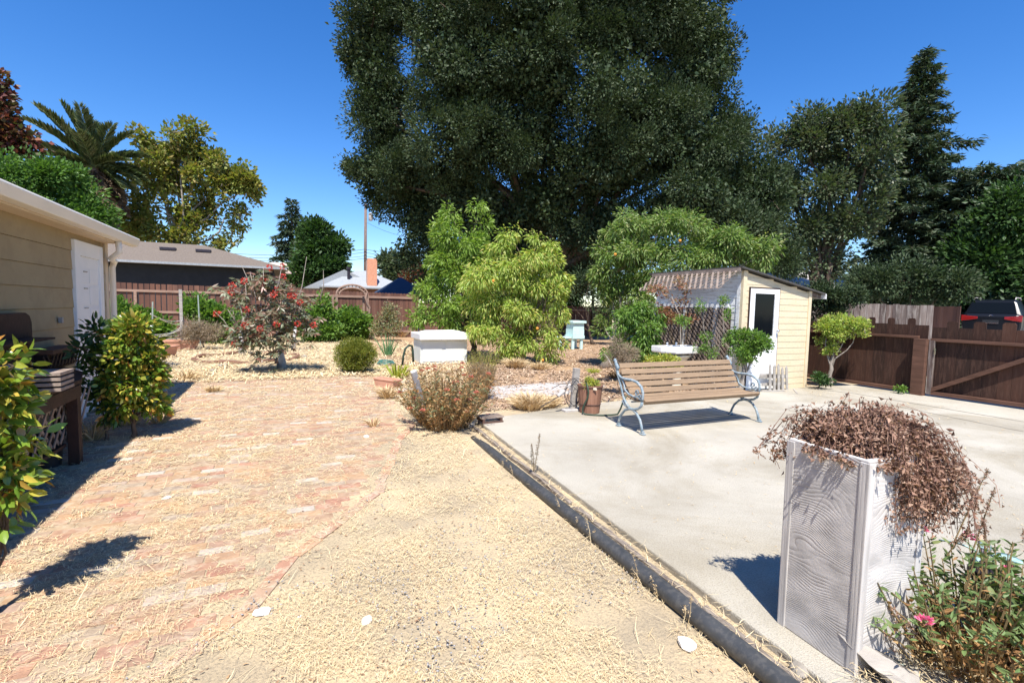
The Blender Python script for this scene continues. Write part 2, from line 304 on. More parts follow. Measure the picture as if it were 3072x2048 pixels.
# ------------------------------------------------------------ foliage builders
def pxlobe(px, py, D, rx, ry, dep=None):
    c = atd(px, py, D); off = math.acos(min(1, ray(px, 1024).dot(fwd))); k = cos(off)
    return (np.array(c), rx*D*k*k/FPX, ry*D*k/FPX)
def cloud(lobes, ncl, per, cr, rad_mode=.72, sub=7):
    """leaf positions and outward directions: clusters in the lobes, each a puff of leaves"""
    if sub:
        nl = []
        for (c, rh, rv) in lobes:
            u = rdir(sub); f = RNG.uniform(.34, .52, sub)
            for k in range(sub): nl.append((c+u[k]*np.array([rh, rh, rv])*.66, rh*f[k], rv*f[k]*RNG.uniform(.7, 1)))
            nl.append((c, rh*.5, rv*.5))
        lobes = nl
    vol = np.array([(a[1]**2*a[2])**.62 for a in lobes]); pr = vol/vol.sum(); P = []; D = []; CC = []
    cnt = RNG.multinomial(ncl, pr)
    for (c, rh, rv), n in zip(lobes, cnt):
        if n == 0: continue
        u = rdir(n); rr = np.where(RNG.random(n) < rad_mode, RNG.uniform(.78, 1.05, n), RNG.uniform(.2, .8, n))[:, None]
        cc = c+u*rr*np.array([rh, rh, rv]); CC.append(cc)
        m_ = np.maximum(3, (per*RNG.uniform(.5, 1.5, n)).astype(int)); idx = np.repeat(np.arange(n), m_)
        q = rdir(len(idx))*(RNG.random(len(idx))**.40*cr*RNG.uniform(.55, 1.25, n)[idx])[:, None]; P.append(cc[idx]+q); D.append(nrm(q)*.8+u[idx]*.7)
    return np.concatenate(P), np.concatenate(D), np.concatenate(CC)
def limbs(mb, base, tr, h, lobes, CC, nt, bend=.15, tr_top=.55, twig=.012, seed=1):
    rn = random.Random(seed); base = V(*base); cx = sum((V(*l[0]) for l in lobes), V(0, 0, 0))/len(lobes)
    top = V(base.x*.7+cx.x*.3, base.y*.7+cx.y*.3, base.z+h)
    pts = [base.lerp(top, i/5)+V(rn.uniform(-1, 1), rn.uniform(-1, 1), 0)*tr*.5*(0 < i < 5) for i in range(6)]
    mb.tube(pts, [tr*1.35]+[tr*(1-(1-tr_top)*i/5) for i in range(1, 6)], 10)
    ends = []
    for (c, rh, rv) in lobes:
        c = V(*c); n = 5; st = pts[rn.choice([3, 4, 5])]; l = (c-st).length
        bp = [st.lerp(c, i/n)+V(rn.uniform(-1, 1), rn.uniform(-1, 1), rn.uniform(-.5, 1))*l*.05*(0 < i < n) for i in range(n+1)]
        r0 = tr*tr_top*.6; mb.tube(bp, [r0*(1-.8*i/n) for i in range(n+1)], 6); ends.append((bp, r0))
    pick = RNG.choice(len(CC), min(nt, len(CC)), replace=False)
    for i in pick:
        p = V(*CC[i]); best = min(((q, q_i, e) for e, (bp, r) in enumerate(ends) for q_i, q in enumerate(bp[1:])), key=lambda t_: (t_[0]-p).length)
        q = best[0]; md = q.lerp(p, .5)+V(rn.uniform(-1, 1), rn.uniform(-1, 1), rn.uniform(0, 1))*(p-q).length*.1
        mb.tube([q, md, p], [twig*2, twig*1.4, twig*.6], 4, cap=False)
def tree(name, label, cat, base, tr, h, lobes, mat_, ncl, per, cr, L, W, bark='bark', nt=60, group=None, up=.5, droop=0, rad_mode=.72, gravity=0, twig=.012, extra=None, trunk=True, hi=False, sub=7, core=0):
    if isinstance(base, tuple) and len(base) == 2: base = (base[0], base[1], -.05)
    r = empty(name, base, label, cat, group)
    P, D, CC = cloud(lobes, ncl, per, cr, rad_mode, sub)
    ok = P[:, 2] > base[2]+.02; P = P[ok]; D = D[ok]
    D = D+np.array([0, 0, -gravity])
    if core:
        Pc, Dc, _c = cloud([(c_, a_*.78, b_*.78) for c_, a_, b_ in lobes], core, 70, cr*1.3, .3, 0); Pc = Pc[Pc[:, 2] > 2.2]
        vc, fc = leaves(Pc, rdir(len(Pc)), L*1.5, W*1.9, up=.4); npmesh('inner_foliage', vc, fc, M[mat_], r)
    Vt, F = leaves_hi(P, D, L, W, up=up) if hi else leaves(P, D, L, W, up=up, droop=droop)
    npmesh('crown', Vt, F, M[mat_], r, smooth=hi)
    if trunk:
        mb = MB(); limbs(mb, base, tr, h, lobes, CC, nt, twig=twig, seed=len(label)); mb.build('trunk', M[bark], r, smooth=True)
    return r, CC
def PL(D, *rows): return [pxlobe(a, b, D+(e[0] if e else 0), c, d) for a, b, c, d, *e in rows]

# ============================================================ GROUND
GZ = -0.05
mb = MB(); R_ = 900
mb.quad((-R_, -R_, GZ), (R_, -R_, GZ), (R_, R_, GZ), (-R_, R_, GZ)); tag(mb.build('ground', M['soil']), kind='structure')
# concrete patio slab
cp = [(2.02, -4), (2.08, .4), (2.14, 1.35), (2.22, 2.6), (2.35, 4.6), (2.47, 6.42), (3.3, 6.62), (4.3, 6.86), (5.6, 7.02), (6.9, 7.16), (8.3, 7.02), (10.6, 6.98), (11.5, 6.86), (13.2, 6.86), (22, 7.5), (22, -8), (2.0, -8)]
mb = MB(); mb.prism([(x, y, GZ-.05) for x, y in cp], (0, 0, .05+.05)); tag(mb.build('concrete_patio', M['concrete'], bevel=.012), kind='structure')
mb = MB()
def jstrip(mb, pts, w, z=.003, jit=.012, rn=random.Random(3)):
    P = []
    for a, b in zip(pts, pts[1:]):
        n = max(2, int((V(*b)-V(*a)).length/.12))
        P += [V(*a).lerp(V(*b), i/n)+V(rn.uniform(-jit, jit), rn.uniform(-jit, jit)) for i in range(n)]
    for a, b in zip(P, P[1:]):
        d = (b-a).normalized(); s = V(-d.y, d.x)*w*rn.uniform(.3, .6)
        mb.quad((a.x-s.x, a.y-s.y, z), (a.x+s.x, a.y+s.y, z), (b.x+s.x, b.y+s.y, z), (b.x-s.x, b.y-s.y, z))
jstrip(mb, [(10.1, 7.0), (10.5, 6.1), (10.45, 4.7), (10.4, 3.5), (10.35, 1)], .03)
jstrip(mb, [(9.9, 5.4), (9.7, 4.3), (9.49, 3.2), (9.2, 1.5)], .018)
jstrip(mb, [(8.7, 6.95), (9.4, 6.2), (9.9, 5.4)], .012)
jstrip(mb, [(7.0, 6.95), (7.1, 6.2), (7.6, 5.2), (7.5, 4.2)], .006, jit=.03)
tag(mb.build('concrete_crack', M['concdark']), kind='structure')
nt2 = M['concrete'].node_tree; b2 = nt2.nodes['Principled BSDF']; src = b2.inputs['Base Color'].links[0].from_socket
n2 = nt2.nodes.new('ShaderNodeTexNoise'); n2.inputs['Scale'].default_value = .55; n2.inputs['Detail'].default_value = 9; n2.inputs['Roughness'].default_value = .68; n2.inputs['Distortion'].default_value = .6
tc2 = nt2.nodes.new('ShaderNodeTexCoord'); nt2.links.new(tc2.outputs['Object'], n2.inputs['Vector']); r2_ = nt2.nodes.new('ShaderNodeValToRGB'); r2_.color_ramp.elements[0].position = .36; r2_.color_ramp.elements[1].position = .56
r2_.color_ramp.elements[0].color = (.72, .68, .60, 1); r2_.color_ramp.elements[1].color = (1.03, 1.03, 1.03, 1); nt2.links.new(n2.outputs[0], r2_.inputs[0])
m2 = nt2.nodes.new('ShaderNodeMixRGB'); m2.blend_type = 'MULTIPLY'; m2.inputs[0].default_value = .8; nt2.links.new(src, m2.inputs[1]); nt2.links.new(r2_.outputs[0], m2.inputs[2]); nt2.links.new(m2.outputs[0], b2.inputs['Base Color'])
# wood chips under the orchard trees, bare dirt
mb = MB(); mb.quad((2.2, 7.4, GZ+.004), (14, 7.4, GZ+.004), (17, 25, GZ+.004), (3.4, 25, GZ+.004)); tag(mb.build('mulch_bed', M['mulch']), kind='structure')
mb = MB(); mb.prism([(3.3, 8.0, GZ+.006), (5.0, 7.9, GZ+.006), (6.2, 8.6, GZ+.006), (5.9, 9.4, GZ+.006), (3.6, 9.2, GZ+.006)], (0, 0, .02)); tag(mb.build('stepping_path', M['cement'], bevel=.01), kind='structure')

# brick paving
edge = [(-.9, 2.0), (-.55, 2.5), (-.2, 2.86), (.05, 3.4), (.35, 3.8), (.72, 4.3), (.95, 4.98), (1.21, 5.8), (1.6, 6.6), (1.55, 7.3), (1.62, 8.2), (1.75, 9.3), (1.9, 10.8)]
def edge_x(y):
    for (x0, y0), (x1, y1) in zip(edge, edge[1:]):
        if y0 <= y <= y1: return x0+(x1-x0)*(y-y0)/(y1-y0)
    return -1.4 if y < 2.0 else 1.9
mb = MB(); rn = random.Random(5); y = 1.2; row = 0
while y < 11.6:
    dy = .098+rn.uniform(-.002, .006); x = -3.2+(row % 2)*.1+rn.uniform(-.03, .03); xe = edge_x(y)-.08
    while x < xe:
        w = .205+rn.uniform(-.012, .012)
        if x+w < xe+.05:
            Mx = Matrix.Translation((x+w/2, y+dy/2, -.040+rn.uniform(-.002, .002))) @ Matrix.Rotation(rn.uniform(-.04, .04), 4, 'Z') @ Matrix.Rotation(rn.uniform(-.012, .012), 4, 'X') @ Matrix.Rotation(rn.uniform(-.012, .012), 4, 'Y')
            mb.box((-w/2+.004, -dy/2+.004, -.03), (w/2-.004, dy/2-.004, 0), Mx)
        x += w
    y += dy; row += 1
tag(mb.build('brick_paving', M['brick'], bevel=.004, seg=2), kind='structure'); mb = MB()
for (x0, y0), (x1, y1) in zip(edge, edge[1:]):                    # border course set along the edge
    L = hypot(x1-x0, y1-y0); n = max(1, int(L/.205)); a = math.atan2(y1-y0, x1-x0)
    for i in range(n):
        t_ = (i+.5)/n
        Mx = Matrix.Translation((x0+(x1-x0)*t_-.0, y0+(y1-y0)*t_, -.040+rn.uniform(-.003, .003))) @ Matrix.Rotation(a+rn.uniform(-.05, .05), 4, 'Z') @ Matrix.Rotation(rn.uniform(-.02, .02), 4, 'X')
        sh = rn.uniform(-.02, .02); mb.box((-L/n/2+.004, -.047+sh, -.03), (L/n/2-.004, .047+sh, 0), Mx)
tag(mb.build('brick_border', M['brick2'], bevel=.004, seg=2), kind='structure')
mb = MB(); mb.add([(-3.2, 1.0, -.0445)]+[(x, y, -.0445) for x, y in edge]+[(1.9, 11.6, -.0445), (-3.2, 11.6, -.0445)], [tuple(range(len(edge)+3))]); tag(mb.build('joint_sand', M['soil']), kind='structure')

# dry straw lying on the ground (denser near the camera, as geometry)
def straw(name, n, region, lmin, lmax, w, mt, lift=.02, clump=.4, seed=1, zfn=None, thr=.42):
    xs, ys = region(n)
    k = vnoise(xs, ys, clump, seed)*.6+vnoise(xs, ys, clump*.3, seed+3)*.4
    keep = k > thr+RNG.random(len(xs))*.25-.12; xs = xs[keep]; ys = ys[keep]; n = len(xs)
    z = zfn(xs, ys) if zfn else np.full(n, GZ)
    dist = np.hypot(xs, ys); sc = np.clip(dist/4, .75, 3)
    a = RNG.random(n)*2*pi; l = RNG.uniform(lmin, lmax, n)*sc**.5; el = RNG.normal(.12, .16, n)
    D = np.stack([np.cos(a), np.sin(a), el], 1); P = np.stack([xs, ys, z+.004+RNG.random(n)*lift], 1)
    S = nrm(np.cross(D, [0, 0, 1.]))*(w*sc*RNG.uniform(.6, 1.3, n))[:, None]; B = rdir(n)*.12*l[:, None]; B[:, 2] = np.abs(B[:, 2])
    l = l[:, None]
    Vt = np.stack([P-S/2, P+S/2, P+D*l*.5+B+S/2, P+D*l*.5+B-S/2, P+D*l+S*.2, P+D*l-S*.2], 1).reshape(-1, 3)
    i = np.arange(n)[:, None]*6; F = np.concatenate([i+[[0, 1, 2, 3]], i+[[3, 2, 4, 5]]], 1).reshape(-1, 4)
    return npmesh(name, Vt, F, M[mt])
def reg_disc(fn, r0, r1, a0=-50, a1=80, p=1.0):
    def g(n):
        r = r0*(r1/r0)**(RNG.random(n)**p); a = np.radians(RNG.uniform(a0, a1, n)); x = r*np.sin(a); y = r*np.cos(a)
        ok = fn(x, y); return x[ok], y[ok]
    return g
EX = np.array([e[0] for e in edge]); EY = np.array([e[1] for e in edge])
def onbrick(x, y): return (x < np.interp(y, EY, EX)) & (y < 11.4)
def lawn(x, y): return (x < 1.9+(y-1.3)*.035) & (y < 24) & ~onbrick(x+.10*RNG.random(len(x)), y) & (x > -3)
o = straw('dry_straw_litter', 420000, reg_disc(lawn, 1.3, 16), .018, .052, .0022, 'straw', .018, .45, 2, thr=.37); tag(o, 'dense golden dry straw covering the yard beside the brick paving', 'straw', kind='stuff')
o = straw('dry_straw_on_bricks', 420000, reg_disc(lambda x, y: onbrick(x, y) & (x > -3.1) & (RNG.random(len(x)) < np.clip(.18+.50*(np.interp(y, EY, EX)-x)+.12*np.maximum(0, y-6), 0, .85)), 1.9, 12, -65, 30), .018, .05, .0022, 'straw', .012, .30, 5, zfn=lambda x, y: np.full(len(x), -.042), thr=.445); tag(o, 'patches of dry straw scattered over the worn brick paving', 'straw', kind='stuff')
o = straw('dry_straw_far', 60000, reg_disc(lambda x, y: (y > 9) & (x < 5) & (x > -9) & ~onbrick(x, y), 9, 27, -45, 20), .05, .12, .006, 'straw', .05, .8, 9, thr=.2); tag(o, 'dry straw and stubble across the far garden by the plank fence', 'straw', kind='stuff')
o = straw('edging_straw', 14000, reg_disc(lambda x, y: (x > 1.98+(y-1.3)*.04) & (x < 2.13+(y-1.3)*.068) & (y < 6.4), 1.5, 7, 10, 75), .04, .11, .0035, 'straw', .05, .3, 4, thr=.22); tag(o, 'straw packed in the gap between edging timber and patio', 'straw', kind='stuff')
o = straw('orchard_litter', 70000, reg_disc(lambda x, y: (x > 2.4) & (y > 7.05+x*.02) & (y < 22) & ~((x > 8.2) & (x < 10.6) & (y < 9.8)), 7, 24, 3, 55), .03, .08, .009, 'chips', .02, .6, 12, thr=.30); tag(o, 'fallen leaves and chips scattered under the fruit trees', 'leaf litter', kind='stuff')
o = straw('straw_by_patio_plants', 9000, reg_disc(lambda x, y: (x > 2.25) & (x < 4.6) & (y < 1.25) & (y > .4), 1.6, 5, 50, 82), .05, .12, .0035, 'straw', .06, .3, 14, zfn=lambda x, y: np.zeros(len(x)), thr=.3); tag(o, 'bleached straw around the foot of the pink flowered plant', 'straw', kind='stuff')
# bits of leaf and straw blown over the slab
o = straw('slab_debris', 2200, reg_disc(lambda x, y: (x > 2.5) & (y < 6.8) & (x < 11), 1.8, 12, 15, 85), .015, .04, .004, 'drygrass', .004, 2, 21, zfn=lambda x, y: np.zeros(len(x)), thr=.3); tag(o, 'specks of dry leaf blown over the concrete patio', 'leaf litter', kind='stuff')
o = straw('loose_long_stalks', 1500, reg_disc(lambda x, y: (x < 1.85+(y-1.3)*.035) & (x > -3), 1.3, 12, -60, 50), .09, .22, .0028, 'straw', .012, .9, 41, thr=.3); tag(o, 'longer bleached stalks lying loose on straw and bricks', 'straw', kind='stuff')
o = straw('brown_leaf_bits', 5000, reg_disc(lambda x, y: (x < 1.9+(y-1.3)*.035) & (x > -3), 1.3, 12, -60, 50), .010, .028, .010, 'mulchbits', .01, .7, 43, thr=.45); tag(o, 'small brown leaf scraps scattered in the straw', 'leaf litter', kind='stuff')
# gravel
def stones(name, n, region, smin, smax, mt, z, seed, thr=.5):
    xs, ys = region(n); k = vnoise(xs, ys, .5, seed); ok = k > thr; xs, ys = xs[ok], ys[ok]; n = len(xs)
    base = nrm(np.array([[1, 0, 0], [-1, 0, 0], [0, 1, 0], [0, -1, 0], [0, 0, 1], [0, 0, -1]], float)); fa = np.array([[0, 2, 4], [2, 1, 4], [1, 3, 4], [3, 0, 4], [2, 0, 5], [1, 2, 5], [3, 1, 5], [0, 3, 5]])
    s = RNG.uniform(smin, smax, n)[:, None, None]*RNG.uniform(.6, 1.3, (n, 6, 1)); a = RNG.random(n)*6.3
    B = base[None]*s*np.array([1, .75, .5]); c, d = np.cos(a)[:, None], np.sin(a)[:, None]
    X = B[..., 0]*c-B[..., 1]*d; Y = B[..., 0]*d+B[..., 1]*c
    Vt = np.stack([X+xs[:, None], Y+ys[:, None], B[..., 2]+z+smin*.3], -1).reshape(-1, 3)
    F = (np.arange(n)[:, None, None]*6+fa[None]).reshape(-1, 3); return npmesh(name, Vt, F, M[mt])
o = stones('gravel_stones', 14000, reg_disc(lawn, 1.3, 8), .0035, .010, 'gravel', GZ+.020, 31, .52); tag(o, 'grey gravel bits showing through the dry straw', 'gravel', kind='stuff')
# a few loose white stones
mesh_st = None
for i, (x, y, s) in enumerate([(785, 1840, .035), (1100, 1865, .03), (1100, 1312, .035), (900, 1850, .012), (500, 1497, .03), (2060, 1940, .045)]):
    p = gp(x, y); bm = bmesh.new(); bmesh.ops.create_icosphere(bm, subdivisions=2 if s > .02 else 1, radius=s)
    rn = random.Random(i+40)
    for v in bm.verts: v.co = Vector((v.co.x*1.2, v.co.y*.9, v.co.z*.55))*rn.uniform(.8, 1.15)
    me = bpy.data.meshes.new('white_rock'); bm.to_mesh(me); bm.free(); o = link('white_rock', me, M['white_stone']); o.location = (p.x, p.y, GZ+s*.3); o.rotation_euler.z = i
    tag(o, ['angular white stone on the straw at the lower left, beside the last bricks', 'larger square white stone in the straw near the bottom edge', 'white stone by the red flowered shrub and brick border',
            'small white chip of stone between two larger ones', 'white stone lying on the brick paving past the leaf shadow', 'flat white stone in the straw at lower right beside the black pipe'][i], 'stone', 'loose white stones')

# edging: pipe and timber
pts = [(2.16, 5.75, GZ-.03), (2.13, 5.2, GZ+.01), (2.09, 4.6, GZ+.022), (2.055, 3.9, GZ+.03), (2.02, 3.1, GZ+.038), (1.985, 2.3, GZ+.04), (1.965, 1.7, GZ+.042), (1.95, 1.2, GZ+.045), (1.94, .6, GZ+.045)]
fine_p = []
for a, b in zip(pts, pts[1:]):
    for k in range(4): fine_p.append(V(*a).lerp(V(*b), k/4)+V(0, 0, 0))
fine_p.append(V(*pts[-1]))
mb = MB(); mb.tube(fine_p, .05, 20); tag(mb.build('drain_pipe', M['pipe'], smooth=True), 'long black plastic drain pipe lying along the patio edge', 'pipe')
rn = random.Random(9)
for i, (y0, y1) in enumerate([(.5, 1.9), (1.93, 3.4), (3.43, 6.5)]):
    mb = MB(); n = 16; xo = lambda y: 2.045+(y-1.3)*.057
    vs = []; hs_ = []
    for k in range(n+1):
        y = y0+(y1-y0)*k/n; h = -.004-.012*rn.random()-(.03 if k in (0, n) and i == 1 else 0); w = .022+rn.uniform(-.006, .004)
        vs += [(xo(y)-w, y, GZ-.03), (xo(y)-w+rn.uniform(0, .006), y, h-.006), (xo(y)+w-rn.uniform(0, .006), y, h), (xo(y)+w, y, GZ-.03)]
    fs = [(k*4+j, k*4+(j+1) % 4, k*4+4+(j+1) % 4, k*4+4+j) for k in range(n) for j in range(4)]+[(0, 1, 2, 3), (n*4+3, n*4+2, n*4+1, n*4)]
    mb.add(vs, fs); tag(mb.build('edging_timber', M['timber'], bevel=.003), ['weathered grey edging timber at the bottom of the view beside the planter', 'cracked middle length of edging timber beside the black pipe', 'long far length of edging timber ending near the red flowered shrub'][i], 'timber', 'timbers edging the patio')

# ============================================================ LEFT HOUSE
hr = empty('yellow_house', (-2.52, 9.75, GZ), 'yellow board sided house corner in shade with white door and beige gutter', 'house')
HX = -2.52; HY1 = 9.75
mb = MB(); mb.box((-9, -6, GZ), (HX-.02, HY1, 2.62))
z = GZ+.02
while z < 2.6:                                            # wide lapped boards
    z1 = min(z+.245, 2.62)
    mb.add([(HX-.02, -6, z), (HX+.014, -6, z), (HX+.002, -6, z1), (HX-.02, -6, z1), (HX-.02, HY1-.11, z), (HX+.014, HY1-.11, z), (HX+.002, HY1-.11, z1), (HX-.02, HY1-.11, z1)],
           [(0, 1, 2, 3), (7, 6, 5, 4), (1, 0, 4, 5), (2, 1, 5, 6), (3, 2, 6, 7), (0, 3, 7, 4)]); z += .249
mb.build('wall', M['housepaint_shaded'], hr)
mb = MB(); mb.box((HX-.03, HY1-.11, GZ), (HX+.03, HY1+.02, 2.6)); mb.build('corner_board', M['trim'], hr, bevel=.004)
EXX = -2.27
mb = MB(); pitch = .30
mb.prism([(HX-.1, -6, 2.60), (EXX-.03, -6, 2.50), (EXX-.03, -6, 2.60), (-6, -6, 2.6+4*pitch), (-6, -6, 2.5+3.6*pitch)], (0, 16.27, 0)); mb.build('roof', M['roofwhite'], hr)
mb = MB(); mb.box((HX+.0, -6, 2.44), (EXX-.04, HY1-.1, 2.47)); mb.build('soffit', M['trim'], hr)
mb = MB(); mb.prism([(EXX-.03, -6, 2.455), (EXX+.065, -6, 2.47), (EXX+.10, -6, 2.575), (EXX+.085, -6, 2.60), (EXX-.03, -6, 2.60)], (0, 16.25, 0)); g_ = mb.build('gutter', M['gutter'], hr, bevel=.008)
mb = MB(); mb.tube([(EXX, 9.42, 2.46), (EXX, 9.45, 2.30), (EXX-.12, 9.52, 2.20), (HX+.13, 9.68, 2.17), (HX+.07, 9.80, 2.08), (HX+.07, 9.80, 1.0), (HX+.07, 9.80, GZ)], .042, 12); mb.build('downspout', M['gutter'], hr, smooth=True)
fr = MB(); Y0, Y1, ZT = 8.35, 9.47, 2.36
fr.box((HX, Y0, GZ), (HX+.045, Y0+.19, ZT)); fr.box((HX, Y1-.15, GZ), (HX+.045, Y1, ZT)); fr.box((HX, Y0+.192, ZT-.2), (HX+.043, Y1-.152, ZT)); fr.build('door_frame', M['white'], hr, bevel=.005)
mb = MB(); mb.box((HX+.001, Y0+.192, GZ+.05), (HX+.022, Y1-.152, ZT-.202)); d_ = mb.build('door', M['white'], hr, bevel=.003)
mb = MB()
for z0, z1 in ((.25, .95), (1.1, 1.45), (1.5, 1.75), (1.8, 2.0)):
    for a, b in ((Y0+.24, Y0+.53), (Y0+.57, Y1-.2)): mb.box((HX+.0225, a, z0), (HX+.027, b, z1))
mb.build('raised_panel', M['white'], d_, bevel=.004)
for z0 in (1.95, 1.72, 1.45):
    mb = MB(); mb.box((HX+.028, Y0+.33, z0), (HX+.036, Y0+.47, z0+.012)); mb.build('slot', M['greywood'], d_)
mb = MB(); mb.box((HX+.02, 7.8, 1.28), (HX+.06, 7.85, 1.35)); mb.build('hose_tap_bracket', M['greywood'], hr, bevel=.004)

# potting bench
tr_ = empty('potting_bench', (-2.15, 6.1, GZ), 'dark stained potting bench with tall arched back against the yellow wall', 'bench')
mb = MB(); mb.prism([(-1.84, 3.6, .74), (-1.84, 6.25, .74), (-2.02, 6.9, .74), (-2.44, 7.6, .74), (-2.44, 3.6, .74)], (0, 0, .045)); mb.build('top', M['darkwood'], tr_, bevel=.004)
mb = MB(); mb.box((-1.86, 3.6, .62), (-1.83, 6.2, .739)); mb.build('apron', M['darkwood'], tr_)
for x, y in ((-1.88, 6.15), (-2.40, 7.4), (-1.88, 3.9), (-2.4, 5.0)):
    mb = MB(); mb.box((x-.045, y-.045, GZ), (x+.045, y+.045, .739)); mb.build('leg', M['darkwood'], tr_, bevel=.004)
mb = MB(); mb.box((-2.42, 3.8, .15), (-1.93, 6.1, .18)); mb.build('shelf', M['darkwood'], tr_)
mb = MB(); arc = [(-2.46, 4.9, .80), (-2.46, 6.86, .80), (-2.46, 6.86, 1.33), (-2.46, 6.82, 1.40), (-2.46, 6.74, 1.43), (-2.46, 5.0, 1.43), (-2.46, 4.9, 1.38)]
mb.prism(arc, (.05, 0, 0)); mb.build('back_panel', M['darkwood'], tr_, bevel=.01)
mb = MB(); mb.box((-2.40, 5.0, 1.15), (-2.22, 6.84, 1.17)); mb.build('back_shelf', M['darkwood'], tr_)
mb = MB()                                              # lattice under the table
for k in range(16):
    y = 4.2+k*.15
    for s in (-1, 1): mb.bar((-1.95+.006*s, y, .2), (-1.95+.006*s, y+s*.4, .62), .03, .008, (1, 0, 0))
mb.build('lattice', M['lattice'], tr_)
tr2 = empty('low_trellis_planter', (-2.35, 7.3, GZ), 'low dark wooden planter box with lattice side at the end of the potting bench', 'planter')
mb = MB(); mb.box((-2.48, 6.95, .97), (-2.28, 7.72, 1.02)); mb.build('rim', M['gaterail'], tr2, bevel=.004)
mb = MB()
for k in range(9):
    y = 6.9+k*.1
    for s in (-1, 1): mb.bar((-2.30+.006*s, y, .82), (-2.30+.006*s, y+s*.13, .968), .025, .008, (1, 0, 0))
mb.box((-2.48, 6.96, .79), (-2.33, 7.70, .969)); mb.build('lattice', M['darkwood'], tr2)
# nursery pot with label, baskets, sack
pr_ = empty('nursery_pot', (-1.98, 5.5, .18), 'black plastic nursery pot with small white label under the potting bench', 'pot')
p = gp(140, 1400); pr_.location = (p.x, p.y, GZ)
mb = MB(); mb.lathe([(.11, 0), (.135, .30), (.145, .30), (.145, .33), (.125, .33), (.12, .28)], (p.x, p.y, GZ), 28); mb.build('pot', M['black'], pr_, smooth=False)
mb = MB(); q = V(EYEV.x-p.x, EYEV.y-p.y, 0).normalized(); s_ = V(-q.y, q.x, 0); c = V(p.x, p.y, GZ+.17)+q*.131+s_*.05
mb.prism([c-s_*.025+V(0, 0, -.03), c+s_*.02+V(0, 0, -.025), c+s_*.02+V(0, 0, .03), c-s_*.025+V(0, 0, .025)], q*.004); mb.build('label', M['white'], pr_)
br = empty('slatted_crate', (-2.1, 4.9, .785), 'small pale slatted wooden crate standing on the potting bench', 'crate')
p = gp(150, 1170, .785); br.location = p
for k in range(4):
    mb = MB(); mb.box((p.x-.12, p.y-.14, .79+k*.045), (p.x+.12, p.y+.16, .79+k*.045+.028)); mb.build('slat', M['lattice'], br, bevel=.002)
mb = MB(); bm = bmesh.new(); bmesh.ops.create_icosphere(bm, subdivisions=3, radius=1)
p = gp(10, 1175, .8)
for v in bm.verts:
    n_ = 1+.12*sin(v.co.x*7+v.co.z*5)+.08*cos(v.co.y*9); v.co = Vector((v.co.x*.16*n_, v.co.y*.25*n_, v.co.z*.12*n_))
me = bpy.data.meshes.new('sack'); bm.to_mesh(me); bm.free(); o = link('sack', me, M['cement'], smooth=True); o.location = (p.x, p.y, .90); tag(o, 'pale grey sack slumped on the potting bench behind the leaves', 'sack')

# ============================================================ BENCH
bx0, bx1 = 4.18, 6.30
BR = empty('park_bench', ((bx0+bx1)/2, 5.2, 0), 'long park bench with brown slats and blue grey cast iron scroll arms', 'bench')
def slat(y, z, ang, w, t, nm):
    mb = MB(); Mx = Matrix.Translation(((bx0+bx1)/2, y, z)) @ Matrix.Rotation(ang, 4, 'X'); mb.box((-(bx1-bx0)/2+.01, -w/2, -t/2), ((bx1-bx0)/2-.01, w/2, t/2), Mx)
    return mb.build(nm, M['slat'], BR, bevel=.006)
ba = math.atan2(.40, .20)
for k in range(5):
    t_ = k/4; slat(5.50-.17*t_, .825-.325*t_, ba, .074, .024, 'back_slat')
for k, (y, z, a) in enumerate([(5.275, .435, .25), (5.19, .418, .10), (5.105, .415, -.03), (5.02, .422, -.12)]): slat(y, z, a, .074, .026, 'seat_slat')
slat(4.955, .415, -1.0, .06, .035, 'seat_slat')
def arc_pts(cy, cz, r, a0, a1, n=10, x=0, ry=None): return [(x, cy+r*cos(radians(a0+(a1-a0)*i/n)), cz+(ry or r)*sin(radians(a0+(a1-a0)*i/n))) for i in range(n+1)]
